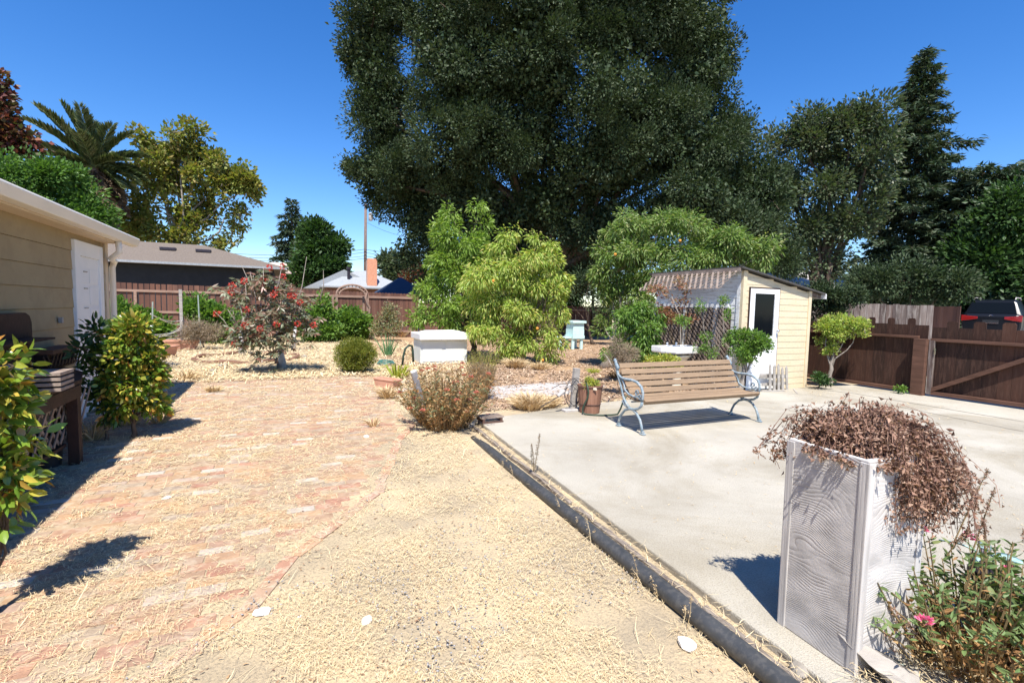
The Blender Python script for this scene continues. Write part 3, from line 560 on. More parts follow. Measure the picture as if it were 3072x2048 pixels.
for x in (bx0-.012, bx1+.012):
    mb = MB()
    mb.tube([(x, 5.60, .885), (x, 5.575, .90), (x, 5.555, .875), (x, 5.53, .80), (x, 5.49, .70), (x, 5.44, .60), (x, 5.39, .50), (x, 5.36, .42), (x, 5.30, .35), (x, 5.23, .30)], [.014, .024, .02, .02, .019, .018, .017, .017, .018, .02], 8)
    mb.tube([(x, 5.555, .86), (x, 5.50, .80), (x, 5.51, .76)], [.02, .026, .016], 8)
    # arm: from back, over and scrolling down at the front
    mb.tube([(x, 5.50, .72), (x, 5.43, .675), (x, 5.33, .665), (x, 5.20, .672), (x, 5.09, .66), (x, 5.00, .61), (x, 4.965, .54), (x, 4.965, .47), (x, 4.98, .43)], [.014, .017, .019, .019, .019, .018, .017, .017, .022], 8)
    mb.tube([(x, 5.45, .62), (x, 5.40, .66), (x, 5.36, .60), (x, 5.33, .52), (x, 5.25, .475), (x, 5.14, .46), (x, 5.05, .47), (x, 4.99, .44)], .013, 6)
    # scroll
    sp = [(x, 5.07+(.052*(1-i/22))*cos(radians(200+i*24)), .525+(.052*(1-i/22))*sin(radians(200+i*24))) for i in range(20)]
    mb.tube([(x, 4.99, .47)]+sp, [.014]+[.012]*20, 6)
    # under-seat U and arch legs
    mb.tube([(x, 4.97, .42), (x, 4.99, .36), (x, 5.05, .315), (x, 5.14, .29), (x, 5.22, .29), (x, 5.32, .32), (x, 5.37, .37)], .018, 8)
    mb.tube([(x, 4.95, .03), (x, 4.965, .10), (x, 5.0, .18), (x, 5.07, .25), (x, 5.14, .285), (x, 5.22, .285), (x, 5.31, .25), (x, 5.39, .17), (x, 5.43, .09), (x, 5.445, .03)], [.02, .017, .017, .017, .019, .019, .017, .017, .017, .02], 8)
    e_ = mb.build('iron_end', M['iron'], BR, smooth=True)
    for y in (4.945, 5.445):
        mb = MB(); mb.box((x-.028, y-.045, 0), (x+.028, y+.035, .022)); mb.box((x-.02, y-.025, .018), (x+.02, y+.02, .05)); mb.build('foot', M['iron'], e_, bevel=.01)
mb = MB(); mb.bar((bx0, 5.2, .38), (bx1, 5.2, .38), .018, .018); mb.build('stretcher', M['iron'], BR)

# ============================================================ BARREL PLANTER, POST, WIRE
cx, cy = 4.29, 6.34
BL = empty('barrel_planter', (cx, cy, 0), 'reddish brown wooden barrel planter with succulent and hose over its rim', 'planter')
mb = MB(); n = 18
for k in range(n):
    a0, a1 = 2*pi*k/n+.012, 2*pi*(k+1)/n-.012
    for i, (r0, z0, r1, z1) in enumerate([(.155, .004, .168, .15), (.168, .15, .183, .32), (.183, .32, .195, .435)]):
        mb.add([(cx+r0*cos(a0), cy+r0*sin(a0), z0), (cx+r0*cos(a1), cy+r0*sin(a1), z0), (cx+r1*cos(a1), cy+r1*sin(a1), z1), (cx+r1*cos(a0), cy+r1*sin(a0), z1)], [(0, 1, 2, 3)])
mb.lathe([(.15, .005), (.19, .43), (.17, .43), (.16, .36), (.01, .36)], (cx, cy, 0), 36); mb.build('staves', M['barrel'], BL)
for z_, r_ in ((.13, .170), (.40, .196)):
    mb = MB(); mb.lathe([(r_-.004, z_), (r_+.003, z_+.003), (r_+.005, z_+.016), (r_-.001, z_+.019)], (cx, cy, 0), 36); mb.build('hoop', M['hoop'], BL)
mb = MB(); q = V(-cx, -cy, 0).normalized(); s_ = V(-q.y, q.x, 0); c = V(cx, cy, .385)+q*.196+s_*.075
mb.prism([c-s_*.03, c-s_*.025+V(0, 0, .032), c+s_*.015+V(0, 0, .035), c+s_*.03+V(0, 0, .01), c+s_*.02-V(0, 0, .01)], q*.004); mb.build('sticker', M['porcelain2'], BL)
tree('potted_succulent', 'green succulent growing out of the reddish brown barrel', 'succulent', (cx, cy, .36), .01, .05,
     [(np.array([cx-.06, cy-.02, .46]), .11, .07), (np.array([cx+.06, cy, .44]), .09, .04)], 'yelgreen', 70, 9, .03, .05, .014, trunk=False)
mb = MB(); q = V(-cx, -cy, 0).normalized(); s_ = V(-q.y, q.x, 0)
def bp(r, z, off): c = V(cx, cy, z)+q*r-s_*off; return c
mb.tube([bp(-.1, .46, .08), bp(.05, .47, .06), bp(.17, .455, .05), bp(.215, .42, .035), bp(.215, .34, .02), bp(.205, .25, .035), bp(.20, .16, .075), bp(.20, .08, .10), bp(.205, .03, .10), bp(.23, .014, .05), bp(.25, .014, -.08), bp(.24, .014, -.2), bp(.2, .016, -.30), bp(.18, .03, -.42), bp(.2, .12, -.46), bp(.2, .25, -.50), bp(.2, .32, -.54)], .0135, 8)
tag(mb.build('garden_hose', M['hose'], smooth=True), 'dark hose looping down the barrel planter and along its foot', 'hose')
p = gp(1733, 1232, 0)
PO = empty('grey_post', (p.x, p.y, 0), 'short weathered grey post leaning beside the barrel planter', 'post')
mb = MB(); mb.bar((p.x-.03, p.y+.1, GZ), (p.x+.02, p.y+.1, .66), .10, .07, (0, 1, 0)); mb.build('post', M['greywood'], PO, bevel=.006)
mb = MB(); mb.box((p.x-.25, p.y-.05, -.045), (p.x+.0, p.y+.09, .035)); tag(mb.build('cement_block', M['cement'], bevel=.01), 'low cement block at the patio edge under the grey post', 'block')
rn = random.Random(4); WR = empty('wire_coil', (p.x-.1, p.y, .03), 'loose tangle of dark wire looped round the grey post', 'wire')
for k in range(5):
    mb = MB(); c = V(p.x-.06+rn.uniform(-.06, .06), p.y+.02, .27+rn.uniform(-.03, .03)); ax = rn.uniform(.10, .17); az = rn.uniform(.16, .24); ph = rn.random()*6
    mb.tube([(c.x+ax*cos(ph+i*.37), c.y+.03*sin(i*1.3), c.z+az*sin(ph+i*.37)) for i in range(16)], .0038, 5); mb.build('loop', M['wire'], WR)
a_, b_ = aty(1622, 1220, 6.45), aty(1675, 1190, 6.45)
SP = empty('path_light', tuple(b_), 'small fallen path light on a dark rod leaning left of the grey post', 'garden light')
mb = MB(); mb.tube([a_, b_, aty(1702, 1160, 6.45)], .006, 6); mb.build('rod', M['wire'], SP)
mb = MB(); mb.tube([aty(1674, 1188, 6.45), aty(1693, 1172, 6.45)], [.024, .03], 12); mb.build('lens', M['cement'], SP)
mb = MB(); mb.tube([aty(1655, 1166, 6.5), aty(1680, 1152, 6.5), aty(1715, 1147, 6.5)], .005, 5); tag(mb.build('bent_rod', M['wire']), 'thin dark bent rod sticking out left of the grey post', 'rod')
mb = MB(); a_ = gp(1668, 1240); b_ = gp(1688, 1236); mb.bar(a_+V(0, 0, .02), b_+V(0, 0, .02), .06, .03); tag(mb.build('brick_piece', M['hoop'], bevel=.004), 'dark broken brick at the patio edge left of the cement block', 'brick')

# ============================================================ SHED
SX0, SX1, SY0, SY1 = 8.36, 10.43, 7.07, 9.60; ZL, ZR = 2.44, 2.08
SH = empty('garden_shed', (9.4, 8.3, GZ), 'small lean-to garden shed with pale yellow front and peeling white left side', 'shed')
def roofz(x): return ZL+(ZR-ZL)*(x-SX0)/(SX1-SX0)
mb = MB(); core = [(SX0+.02, SY0+.02, GZ), (SX1-.02, SY0+.02, GZ), (SX1-.02, SY0+.02, ZR-.03), (SX0+.02, SY0+.02, ZL-.03)]
mb.prism(core, (0, SY1-SY0-.04, 0))
z = GZ
while z < ZL-.02:
    z1 = min(z+.1285, ZL); xr = SX1 if z1 < ZR else SX0+(ZL-z1)/(ZL-ZR)*(SX1-SX0)
    if xr-SX0 > .1: mb.add([(SX0, SY0+.02, z), (SX0, SY0-.001, z), (SX0, SY0+.004, z1), (SX0, SY0+.02, z1), (xr, SY0+.02, z), (xr, SY0-.001, z), (xr, SY0+.004, z1), (xr, SY0+.02, z1)], [(0, 1, 2, 3), (7, 6, 5, 4), (1, 0, 4, 5), (2, 1, 5, 6), (3, 2, 6, 7), (0, 3, 7, 4)])
    z += .130
mb.build('front_wall', M['yellow'], SH)
mb = MB(); z = GZ
while z < ZL-.03:
    z1 = min(z+.145, ZL)
    mb.add([(SX0+.019, SY0+.05, z), (SX0-.008, SY0+.05, z), (SX0-.002, SY0+.05, z1), (SX0+.019, SY0+.05, z1), (SX0+.019, SY1, z), (SX0-.008, SY1, z), (SX0-.002, SY1, z1), (SX0+.019, SY1, z1)], [(0, 1, 2, 3), (7, 6, 5, 4), (1, 0, 4, 5), (2, 1, 5, 6), (3, 2, 6, 7), (0, 3, 7, 4)]); z += .149
mb.build('side_wall', M['oldwhite'], SH)
for nm, a, b in (('corner_board', SX0-.022, SX0+.075), ('corner_board', SX1-.07, SX1+.02)):
    mb = MB(); mb.box((a, SY0-.022, GZ), (b, SY0+.045, roofz(max(a, SX0))-.01)); mb.build(nm, M['yellow'], SH, bevel=.003)
mb = MB(); mb.box((SX0-.026, SY0+.047, GZ), (SX0-.002, SY0+.13, ZL-.01)); mb.build('corner_board', M['oldwhite'], SH)
mb = MB(); sl_ = (ZR-ZL)/(SX1-SX0); x0, x1 = SX0-.16, SX1+.38
mb.prism([(x0, SY0-.09, ZL+sl_*(x0-SX0)+.0), (x1, SY0-.09, ZL+sl_*(x1-SX0)+.0), (x1, SY0-.09, ZL+sl_*(x1-SX0)+.035), (x0, SY0-.09, ZL+sl_*(x0-SX0)+.035)], (0, SY1-SY0+.2, 0)); rf = mb.build('roof', M['darkroof'], SH)
mb = MB(); mb.box((x1-.02, SY0-.10, ZL+sl_*(x1-SX0)-.09), (x1+.012, SY1+.1, ZL+sl_*(x1-SX0)+.02)); mb.build('fascia', M['oldwhite'], rf)
for y in (SY0+.03, SY0+.9, SY0+1.7, SY1-.05):
    mb = MB(); mb.bar((SX1+.01, y, ZR-.045), (x1-.02, y, ZR+sl_*.36-.045), .04, .075); mb.build('rafter', M['greyfence'], rf)
# door
DX0, DX1, DZ = 8.56, 9.40, 2.08
mb = MB(); fy = SY0-.035
mb.box((DX0-.015, fy, GZ+.06), (DX0+.10, SY0, DZ)); mb.box((DX1-.13, fy, GZ+.06), (DX1, SY0, DZ)); mb.box((DX0+.10, fy, DZ-.10), (DX1-.13, SY0, DZ)); mb.box((DX0+.10, fy, GZ+.06), (DX1-.13, SY0, 1.10))
dr = mb.build('door', M['white'], SH, bevel=.004)
mb = MB(); mb.box((DX0+.10, SY0-.020, 1.10), (DX1-.13, SY0-.012, DZ-.10)); pn = mb.build('window_pane', M['glass'], dr)  # opaque pane, the unlit interior's darkness is put into its colour
mb = MB()
for a, b, c_, d in ((DX0+.10, DX0+.115, 1.10, DZ-.10), (DX1-.145, DX1-.13, 1.10, DZ-.10)): mb.box((a, fy-.004, c_), (b, SY0-.021, d))
mb.box((DX0+.115, fy-.004, 1.10), (DX1-.145, SY0-.021, 1.115)); mb.build('pane_bead', M['oldwhite'], dr)
mb = MB(); mb.box((DX0-.035, SY0-.03, GZ+.05), (DX0-.017, SY0+.0, DZ+.03)); mb.box((DX1+.002, SY0-.03, GZ+.05), (DX1+.016, SY0, DZ+.03)); mb.box((DX0-.017, SY0-.03, DZ+.006), (DX1+.002, SY0, DZ+.03)); mb.build('door_gap_trim', M['darkwood'], SH)
mb = MB(); mb.lathe([(.010, 0), (.010, .03), (.026, .035), (.030, .05), (.02, .066), (.001, .07)], (0, 0, 0), 16)
mb.v = [(DX1-.05+v[0], fy-v[2], 1.22+v[1]) for v in mb.v]; mb.build('door_knob', M['chrome'], dr, smooth=True)
# lattice visor on the left side
VY0, VY1 = SY0+.02, SY1-.05; vx0, vz0, vx1, vz1 = SX0-.14, ZL-.01, SX0-.62, 2.05
mb = MB(); L = VY1-VY0; n = 17
sn = V(vz1-vz0, 0, -(vx1-vx0)).normalized()*-1
for k in range(-4, n):
    for s, off in ((1, .006), (-1, -.006)):
        a = VY0+(k+.5)*L/n*1.0; b = a+s*.42
        a0, a1 = (a, b) if s == 1 else (a+.42, a)
        t0, t1 = 0., 1.
        # clip to the frame
        def cl(t): return a0+(a1-a0)*t
        lo, hi = 0., 1.
        for lim in (VY0, VY1):
            if (a0-lim)*(a1-lim) < 0:
                tt = (lim-a0)/(a1-a0)
                if (a0 < VY0 or a0 > VY1): lo = max(lo, tt)
                else: hi = min(hi, tt)
        if hi-lo < .05 or cl((lo+hi)/2) < VY0 or cl((lo+hi)/2) > VY1: continue
        mb.bar(V(vx0+(vx1-vx0)*lo, cl(lo), vz0+(vz1-vz0)*lo)+sn*off, V(vx0+(vx1-vx0)*hi, cl(hi), vz0+(vz1-vz0)*hi)+sn*off, .042 if s == -1 else .018, .010, sn)
aw = mb.build('awning_lattice', M['lattice'], SH)
mb = MB(); mb.bar((vx0-.01, VY0-.06, vz0+.01), (vx0-.01, VY1+.05, vz0+.01), .04, .07); mb.build('ledger', M['lattice'], aw)
# lattice panels over the lower left wall, with white posts
mb = MB()
for y in (SY0+.62, SY0+1.50, SY1-.05): mb.box((SX0-.075, y-.04, GZ), (SX0-.016, y+.04, 1.72))
mb.box((SX0-.07, SY0+.30, 1.68), (SX0-.017, SY1, 1.76)); mb.build('side_post', M['oldwhite'], SH)
for (y0, y1, zt) in ((SY0+.22, SY0+1.44, 1.66), (SY0+1.56, SY1-.1, 1.66)):
    mb = MB(); st = .105
    k = -int(zt/st)-1
    while y0+k*st < y1:
        for s in (1, -1):
            a = y0+k*st if s == 1 else y0+k*st+zt; pts_ = []
            p0 = V(0, a, 0); p1 = V(0, a+s*zt, zt)
            lo, hi = 0., 1.
            d = p1.y-p0.y
            ta, tb = sorted(((y0-p0.y)/d, (y1-p0.y)/d)); lo = max(lo, ta); hi = min(hi, tb)
            if hi-lo > .03:
                x_ = SX0-.085-(.007 if s == 1 else 0); mb.bar((x_, p0.y+d*lo, zt*lo), (x_, p0.y+d*hi, zt*hi), .036 if s == 1 else .016, .007, (1, 0, 0))
        k += 1
    mb.build('lattice_panel', M['lattice'], SH)
mb = MB(); mb.box((SX0-.03, SY0+.25, .15), (SX0-.0155, SY0+1.45, 1.66)); mb.box((SX0-.03, SY0+1.55, .15), (SX0-.0155, SY1-.1, 1.66)); mb.build('dark_backing', M['darkwood'], SH)

# pedestal sink
c = aty(2033, 1075, 7.75); sx, sy = c.x, c.y
SK = empty('pedestal_sink', (sx, sy, GZ), 'old white pedestal sink used outdoors in front of the shed lattice', 'sink')
mb = MB(); prof = [(.30, .70), (.47, .72), (.49, .74), (.49, .86), (.475, .87), (.40, .865), (.33, .84), (.25, .76), (.02, .74)]
n = 8; W_, D_ = .47, .27
ring = lambda kx, ky, z_: [(sx+kx*a, sy+ky*b, z_) for a, b in ((-W_, D_), (W_, D_), (W_, -.02), (W_-.16, -D_), (-W_+.16, -D_), (-W_, -.02))]
rs = [ring(.72, .72, .73), ring(.97, .97, .74), ring(1, 1, .77), ring(1, 1, .865), ring(.97, .97, .875), ring(.78, .7, .872), ring(.66, .58, .83), ring(.45, .4, .77)]
vs = [v for r in rs for v in r]; fs = [(i*6+k, i*6+(k+1) % 6, i*6+6+(k+1) % 6, i*6+6+k) for i in range(7) for k in range(6)]+[(5, 4, 3, 2, 1, 0), tuple(42+k for k in range(6))]
mb.add(vs, fs); mb.build('basin', M['porcelain'], SK, bevel=.012, seg=3)
mb = MB(); mb.lathe([(.15, 0), (.15, .03), (.10, .08), (.09, .30), (.10, .45), (.15, .58), (.25, .70), (.32, .735)], (sx, sy, GZ), 28, 1, .8); mb.build('pedestal', M['porcelain2'], SK, smooth=True)
for dx in (-.12, .12):
    mb = MB(); mb.lathe([(.028, 0), (.025, .03), (.012, .04), (.03, .05), (.032, .065), (.01, .07)], (sx+dx, sy+.19, .872), 14); mb.build('tap', M['chrome'], SK, smooth=True)
# picket display rack leaning by the door
PK = empty('picket_rack', (9.4, 6.93, 0), 'little weathered grey picket rack leaning at the foot of the shed door', 'picket fence')
mb = MB(); mb.bar((8.88, 6.99, .30), (9.62, 6.93, .27), .02, .085); mb.bar((8.93, 6.97, .12), (9.62, 6.91, .13), .02, .06); mb.bar((8.8, 6.88, .012), (9.3, 6.72, .012), .04, .02); mb.build('rail', M['greywood'], PK)
for k in range(5):
    x = 9.08+k*.125; h = .50-.02*(k % 2)+(.0 if k < 3 else -.05)
    mb = MB(); mb.prism([(x-.03, 6.90-.004*k, .0), (x+.03, 6.90-.004*k, .0), (x+.03, 6.93, h), (x, 6.935, h+.05), (x-.03, 6.93, h)], (.0, -.018, 0)); mb.build('picket', M['greywood'], PK)
mb = MB(); mb.bar((9.75, 6.85, .006), (9.3, 6.45, .006), .03, .01); tag(mb.build('loose_stick', M['greywood']), 'loose grey stick lying on the concrete in front of the shed', 'stick')

# ============================================================ FENCES
def board_poly(w, h, style, x0=0):
    if style == 'flat': return [(x0, 0), (x0+w, 0), (x0+w, h), (x0, h)]
    if style == 'scallop': return [(x0, 0), (x0+w, 0), (x0+w, h-.05)]+[(x0+w/2+w/2*cos(pi*i/6), h-.05+.05*sin(pi*i/6)) for i in range(1, 6)]+[(x0, h-.05)]
    if style == 'knob': return [(x0, 0), (x0+w, 0), (x0+w, h-.03), (x0+w*.85, h), (x0+w*.15, h), (x0, h-.03)]
def plank_fence(name, label, p, q, z0, h0, h1, w, style, mt, gap=.006, mixed=None, seed=1, jit=.01, th=.018):
    r = empty(name, (p[0], p[1], z0), label, 'fence'); rn = random.Random(seed)
    P_, Q_ = V(p[0], p[1], 0), V(q[0], q[1], 0); L = (Q_-P_).length; d = (Q_-P_)/L; nrm_ = V(-d.y, d.x, 0); mb = MB(); x = 0; k = 0
    while x < L:
        ww = w; st = style; hh = h0+(h1-h0)*x/L
        if mixed: ww, st, dh = mixed[k % len(mixed)]; hh += dh
        hh += rn.uniform(-jit, jit); o_ = rn.uniform(0, .006)
        poly = [P_+d*(x+a)+nrm_*o_+V(0, 0, z0+.02+b) for a, b in board_poly(ww-gap*rn.uniform(.3, 1.4), hh, st)]
        mb.prism(poly, nrm_*th); x += ww; k += 1
    mb.build('boards', M[mt], r); return r, P_, d, nrm_, L
def add_rail(r, P_, d, n_, a, b, z, w, h, mt, side=-1):
    mb = MB(); mb.bar(P_+d*a+n_*side*w/2+V(0, 0, z), P_+d*b+n_*side*w/2+V(0, 0, z), w, h); mb.build('rail', M[mt], r, bevel=.004)
def add_post(r, P_, d, n_, a, z0, z1, w, mt, side=-1):
    c = P_+d*a+n_*side*w*.55; mb = MB(); mb.box((c.x-w/2, c.y-w/2, z0), (c.x+w/2, c.y+w/2, z1)); mb.build('post', M[mt], r, bevel=.004)
# far back fence
r, P_, d, n_, L = plank_fence('plank_fence', 'long dark brown board fence across the back of the garden', (-8.5, 25.6), (6.2, 24.9), GZ, 2.30, 2.15, .20, 'flat', 'cedar', gap=.03, mixed=None, seed=2)
for z in (1.93, 1.05, .25): add_rail(r, P_, d, n_, .1, L-.1, z, .05, .10, 'cedarrail')
for a in (.3, 2.9, 5.4, 7.9, 10.3, 12.6, 14.4): add_post(r, P_, d, n_, a, GZ, 1.88, .10, 'cedarrail')
r, P_, d, n_, L = plank_fence('plank_fence', 'darker fence behind the peach trees in the shade of the great oak', (6.3, 24.9), (17.5, 24.0), GZ, 1.75, 1.75, .16, 'flat', 'cedar', gap=.01, seed=3)
add_rail(r, P_, d, n_, 0, L, 1.5, .05, .1, 'cedarrail')
for a in (2.5, 5, 7.5, 10): add_post(r, P_, d, n_, a, GZ, 3.2, .12, 'bark')
# scalloped top section closer to the arbor
r, P_, d, n_, L = plank_fence('scalloped_fence', 'rounded top fence boards beside the wooden arbor', (.2, 25.05), (5.9, 24.80), GZ+.75, 1.50, 1.42, .15, 'scallop', 'cedar', gap=.012, seed=8)
add_rail(r, P_, d, n_, 0, L, 1.93, .05, .11, 'cedarrail')
# arbor
AR = empty('garden_arbor', (3.0, 24.2, GZ), 'weathered wooden arch arbor standing in front of the back fence', 'arbor')
ax0, ax1, ay = aty(1010, 950, 23.6).x, aty(1103, 950, 23.6).x, 23.6
for x in (ax0, ax1):
    mb = MB(); mb.box((x-.05, ay-.05, GZ), (x+.05, ay+.05, 2.0)); mb.box((x-.19, ay+.25, GZ), (x-.09, ay+.35, 1.95)); mb.build('post', M['cedarrail'], AR, bevel=.01)
mb = MB(); am = (ax0+ax1)/2
mb.tube([(am+(ax1-ax0)/2*cos(pi-i*pi/12), ay, 2.02+.42*sin(i*pi/12)) for i in range(13)], .045, 6); mb.tube([(am+(ax1-ax0)/2*.82*cos(pi-i*pi/12), ay, 2.0+.30*sin(i*pi/12)) for i in range(13)], .035, 6)
mb.build('arch', M['cedarrail'], AR)
for i in range(1, 12):
    mb = MB(); a = pi-i*pi/12; mb.bar((am+(ax1-ax0)/2*.82*cos(a), ay, 2.0+.30*sin(a)), (am+(ax1-ax0)/2*cos(a), ay, 2.02+.42*sin(a)), .04, .02, (0, 1, 0)); mb.build('rung', M['cedarrail'], AR)
mb = MB(); mb.tube([(ax1-.05, ay-.07, 2.1), (ax1-.10, ay-.07, 1.85), (ax1-.02, ay-.07, 1.6), (ax1+.08, ay-.07, 1.4), (ax1+.05, ay-.07, 1.0)], [.05, .06, .055, .05, .04], 6); mb.build('brace', M['cedarrail'], AR)

# right: dark fence + gate
FX = 11.78
r, P_, d, n_, L = plank_fence('board_fence', 'dark red brown fence panel between the shed and the gate post', (FX, 9.9), (FX, 5.62), .04, 1.36, 1.36, .2, 'flat', 'gatewood', seed=4, mixed=[(.24, 'flat', 0), (.14, 'knob', .13)], gap=.004, jit=.006)
add_rail(r, P_, d, n_, 0, L, 1.17, .07, .05, 'gaterail'); add_rail(r, P_, d, n_, 0, L, .07, .07, .07, 'gaterail')
mb = MB(); mb.box((FX-.15, 5.44, -.02), (FX-.02, 5.66, 1.14)); tag(mb.build('gate_post', M['gaterail'], bevel=.006), 'thick square brown post where the gate meets the fence panel', 'post')
r, P_, d, n_, L = plank_fence('wooden_gate', 'wide dark brown driveway gate with diagonal brace and knobbed pickets', (FX+.02, 5.42), (FX+.12, 1.9), .03, 1.33, 1.33, .2, 'flat', 'gatewood', seed=6, mixed=[(.22, 'flat', 0), (.19, 'knob', .13)], gap=.004, jit=.004)
r['category'] = 'gate'
add_rail(r, P_, d, n_, 0, L, 1.13, .07, .055, 'gaterail'); add_rail(r, P_, d, n_, 0, L, .07, .07, .07, 'gaterail')
mb = MB(); o_ = n_*-.05; mb.bar(P_+d*.05+o_+V(0, 0, .12), P_+d*1.75+o_+V(0, 0, 1.08), .05, .075, tuple(n_.cross(V(0, 0, 1)))); mb.build('diagonal_brace', M['gaterail'], r)
mb = MB(); mb.box((FX-.06, 5.34, .04), (FX, 5.42, 1.12)); mb.build('stile', M['greyfence'], r)
mb = MB(); mb.box((FX-.075, 5.30, .85), (FX-.06, 5.33, .97)); mb.build('latch', M['chrome'], r)
# grey fence behind
a_, b_ = atd(2435, 905, 17), atd(2800, 910, 17.5)
r, P_, d, n_, L = plank_fence('weathered_fence', 'old grey streaked plank fence beyond the gate', (a_.x, a_.y), (b_.x, b_.y), GZ, 1.93, 1.93, .15, 'flat', 'greyfence', gap=.01, seed=5, jit=.015)
a_, b_ = atd(2440, 905, 24), atd(3060, 905, 22)
r, P_, d, n_, L = plank_fence('shaded_fence', 'dark fence in deep shade left of the parked car', (atd(2885, 905, 24).x, atd(2885, 905, 24).y), (a_.x+6, a_.y+3), GZ, 2.0, 2.0, .15, 'flat', 'cedar', seed=15)

# ============================================================ NEIGHBOUR HOUSES, ROOFS, POLE
def hip(mb, x0, x1, y0, y1, ze, zr, hipw, ov=0): 
    ym = (y0+y1)/2; a, b = (x0+hipw, ym, zr), (x1-hipw, ym, zr)
    mb.add([(x0, y0, ze), (x1, y0, ze), (x1, y1, ze), (x0, y1, ze), a, b, (x0, y0, ze-.12), (x1, y0, ze-.12), (x1, y1, ze-.12), (x0, y1, ze-.12)], [(0, 1, 5, 4), (1, 2, 5), (2, 3, 4, 5), (3, 0, 4), (0, 6, 7, 1), (1, 7, 8, 2), (2, 8, 9, 3), (3, 9, 6, 0), (6, 9, 8, 7)])
H2 = empty('charcoal_house', (-5, 36, GZ), 'low charcoal house with brown shingle roof beyond the back fence', 'house')
mb = MB(); mb.box((-13, 32.6, GZ), (-.5, 40, 3.45)); mb.build('wall', M['charcoal'], H2)
mb = MB(); hip(mb, -13.6, .15, 32, 40.6, 3.60, 5.0, 4.6); rf = mb.build('roof', M['shingle'], H2)
mb = MB(); mb.box((-13.6, 31.9, 3.48), (.2, 31.99, 3.60)); mb.build('gutter', M['greyshingle'], rf)
for px in (508, 613):
    c = aty(px, 740, 35); mb = MB(); mb.box((c.x-.38, 34.4, 4.42), (c.x+.38, 34.9, 4.60)); mb.build('roof_vent', M['ironblack'], rf, bevel=.02)
H3 = empty('grey_roof_house', (6, 48, GZ), 'brown house with grey hip roof seen over the fence', 'house')
mb = MB(); mb.box((3.4, 45.6, GZ), (10.2, 52, 3.05)); mb.build('wall', M['brownwall'], H3)
mb = MB(); hip(mb, 2.9, 10.6, 45, 52, 3.05, 4.7, 3.4); mb.prism([(1.6, 47, 2.85), (9, 47, 2.85), (5.0, 47, 4.62)], (0, 5, 0)); mb.build('roof', M['greyshingle'], H3)
mb = MB(); c = aty(1115, 815, 45.6); mb.box((c.x-.42, 45.3, 3.2), (c.x+.42, 46.0, 5.45)); mb.box((c.x-.36, 45.36, 5.45), (c.x+.36, 45.94, 5.6))
cm = mat('chimney_brick', (.52, .17, .07), (.66, .27, .13), 9, .9); nt_ = cm.node_tree
bt = nt_.nodes.new('ShaderNodeTexBrick'); bt.inputs['Scale'].default_value = 5.5; bt.inputs['Color1'].default_value = (.55, .17, .07, 1); bt.inputs['Color2'].default_value = (.66, .26, .12, 1); bt.inputs['Mortar'].default_value = (.62, .46, .38, 1); bt.inputs['Mortar Size'].default_value = .03
tcn = nt_.nodes.new('ShaderNodeTexCoord'); mpn = nt_.nodes.new('ShaderNodeMapping'); mpn.inputs['Rotation'].default_value = (radians(90), 0, 0); nt_.links.new(tcn.outputs['Object'], mpn.inputs[0]); nt_.links.new(mpn.outputs[0], bt.inputs['Vector']); nt_.links.new(bt.outputs[0], nt_.nodes['Principled BSDF'].inputs['Base Color'])
mb.build('chimney', cm, H3)
mb = MB(); c = aty(1048, 815, 46); mb.tube([(c.x, 46.5, 3.8), (c.x, 46.5, 4.65)], .13, 10); mb.tube([(c.x, 46.5, 4.62), (c.x, 46.5, 4.82)], .2, 10); mb.build('vent_pipe', M['ironblack'], H3)
c = aty(1205, 832, 34); CN = empty('canopy_tent', (c.x, c.y, GZ), 'dark blue canopy tent peak rising behind the fence', 'canopy tent')
mb = MB(); z0 = 2.3; mb.add([(c.x-1.7, 32.8, z0), (c.x+1.7, 32.8, z0), (c.x+1.7, 36, z0), (c.x-1.7, 36, z0), (c.x, 34.4, c.z+.05), (c.x-1.7, 32.8, z0-.25), (c.x+1.7, 32.8, z0-.25), (c.x+1.7, 36, z0-.25), (c.x-1.7, 36, z0-.25)], [(0, 1, 4), (1, 2, 4), (2, 3, 4), (3, 0, 4), (0, 5, 6, 1), (1, 6, 7, 2), (2, 7, 8, 3), (3, 8, 5, 0)]); mb.build('cover', M['navy'], CN)
for a, b in ((-1, 32.8), (1, 32.8), (-1, 36), (1, 36)):
    mb = MB(); mb.tube([(c.x+a*1.66, b, GZ), (c.x+a*1.66, b, z0)], .03, 6); mb.build('leg', M['cement'], CN)
H4 = empty('pink_roof_house', (0, 56, GZ), 'distant house with pale pink roof left of the far trees', 'house'); c = aty(848, 782, 55)
mb = MB(); mb.box((c.x-2.6, 55.5, GZ), (c.x+1.8, 60, c.z-1.2)); mb.build('wall', M['pinkroof'], H4); mb = MB(); hip(mb, c.x-3.2, c.x+2.3, 55, 60.6, c.z-1.15, c.z, 2.2); mb.build('roof', M['pinkroof'], H4)
H5 = empty('grey_gable_house', (30, 30, GZ), 'pale grey roof glimpsed between the dark trees behind the shed', 'house'); c = atd(2575, 818, 38)
mb = MB(); mb.box((c.x-5, c.y+1.5, GZ), (c.x+5, c.y+8, c.z-1.4)); mb.build('wall', M['brownwall'], H5); mb = MB(); hip(mb, c.x-6, c.x+6, c.y, c.y+9, c.z-1.3, c.z+.5, 3); mb.build('roof', M['cement'], H5)
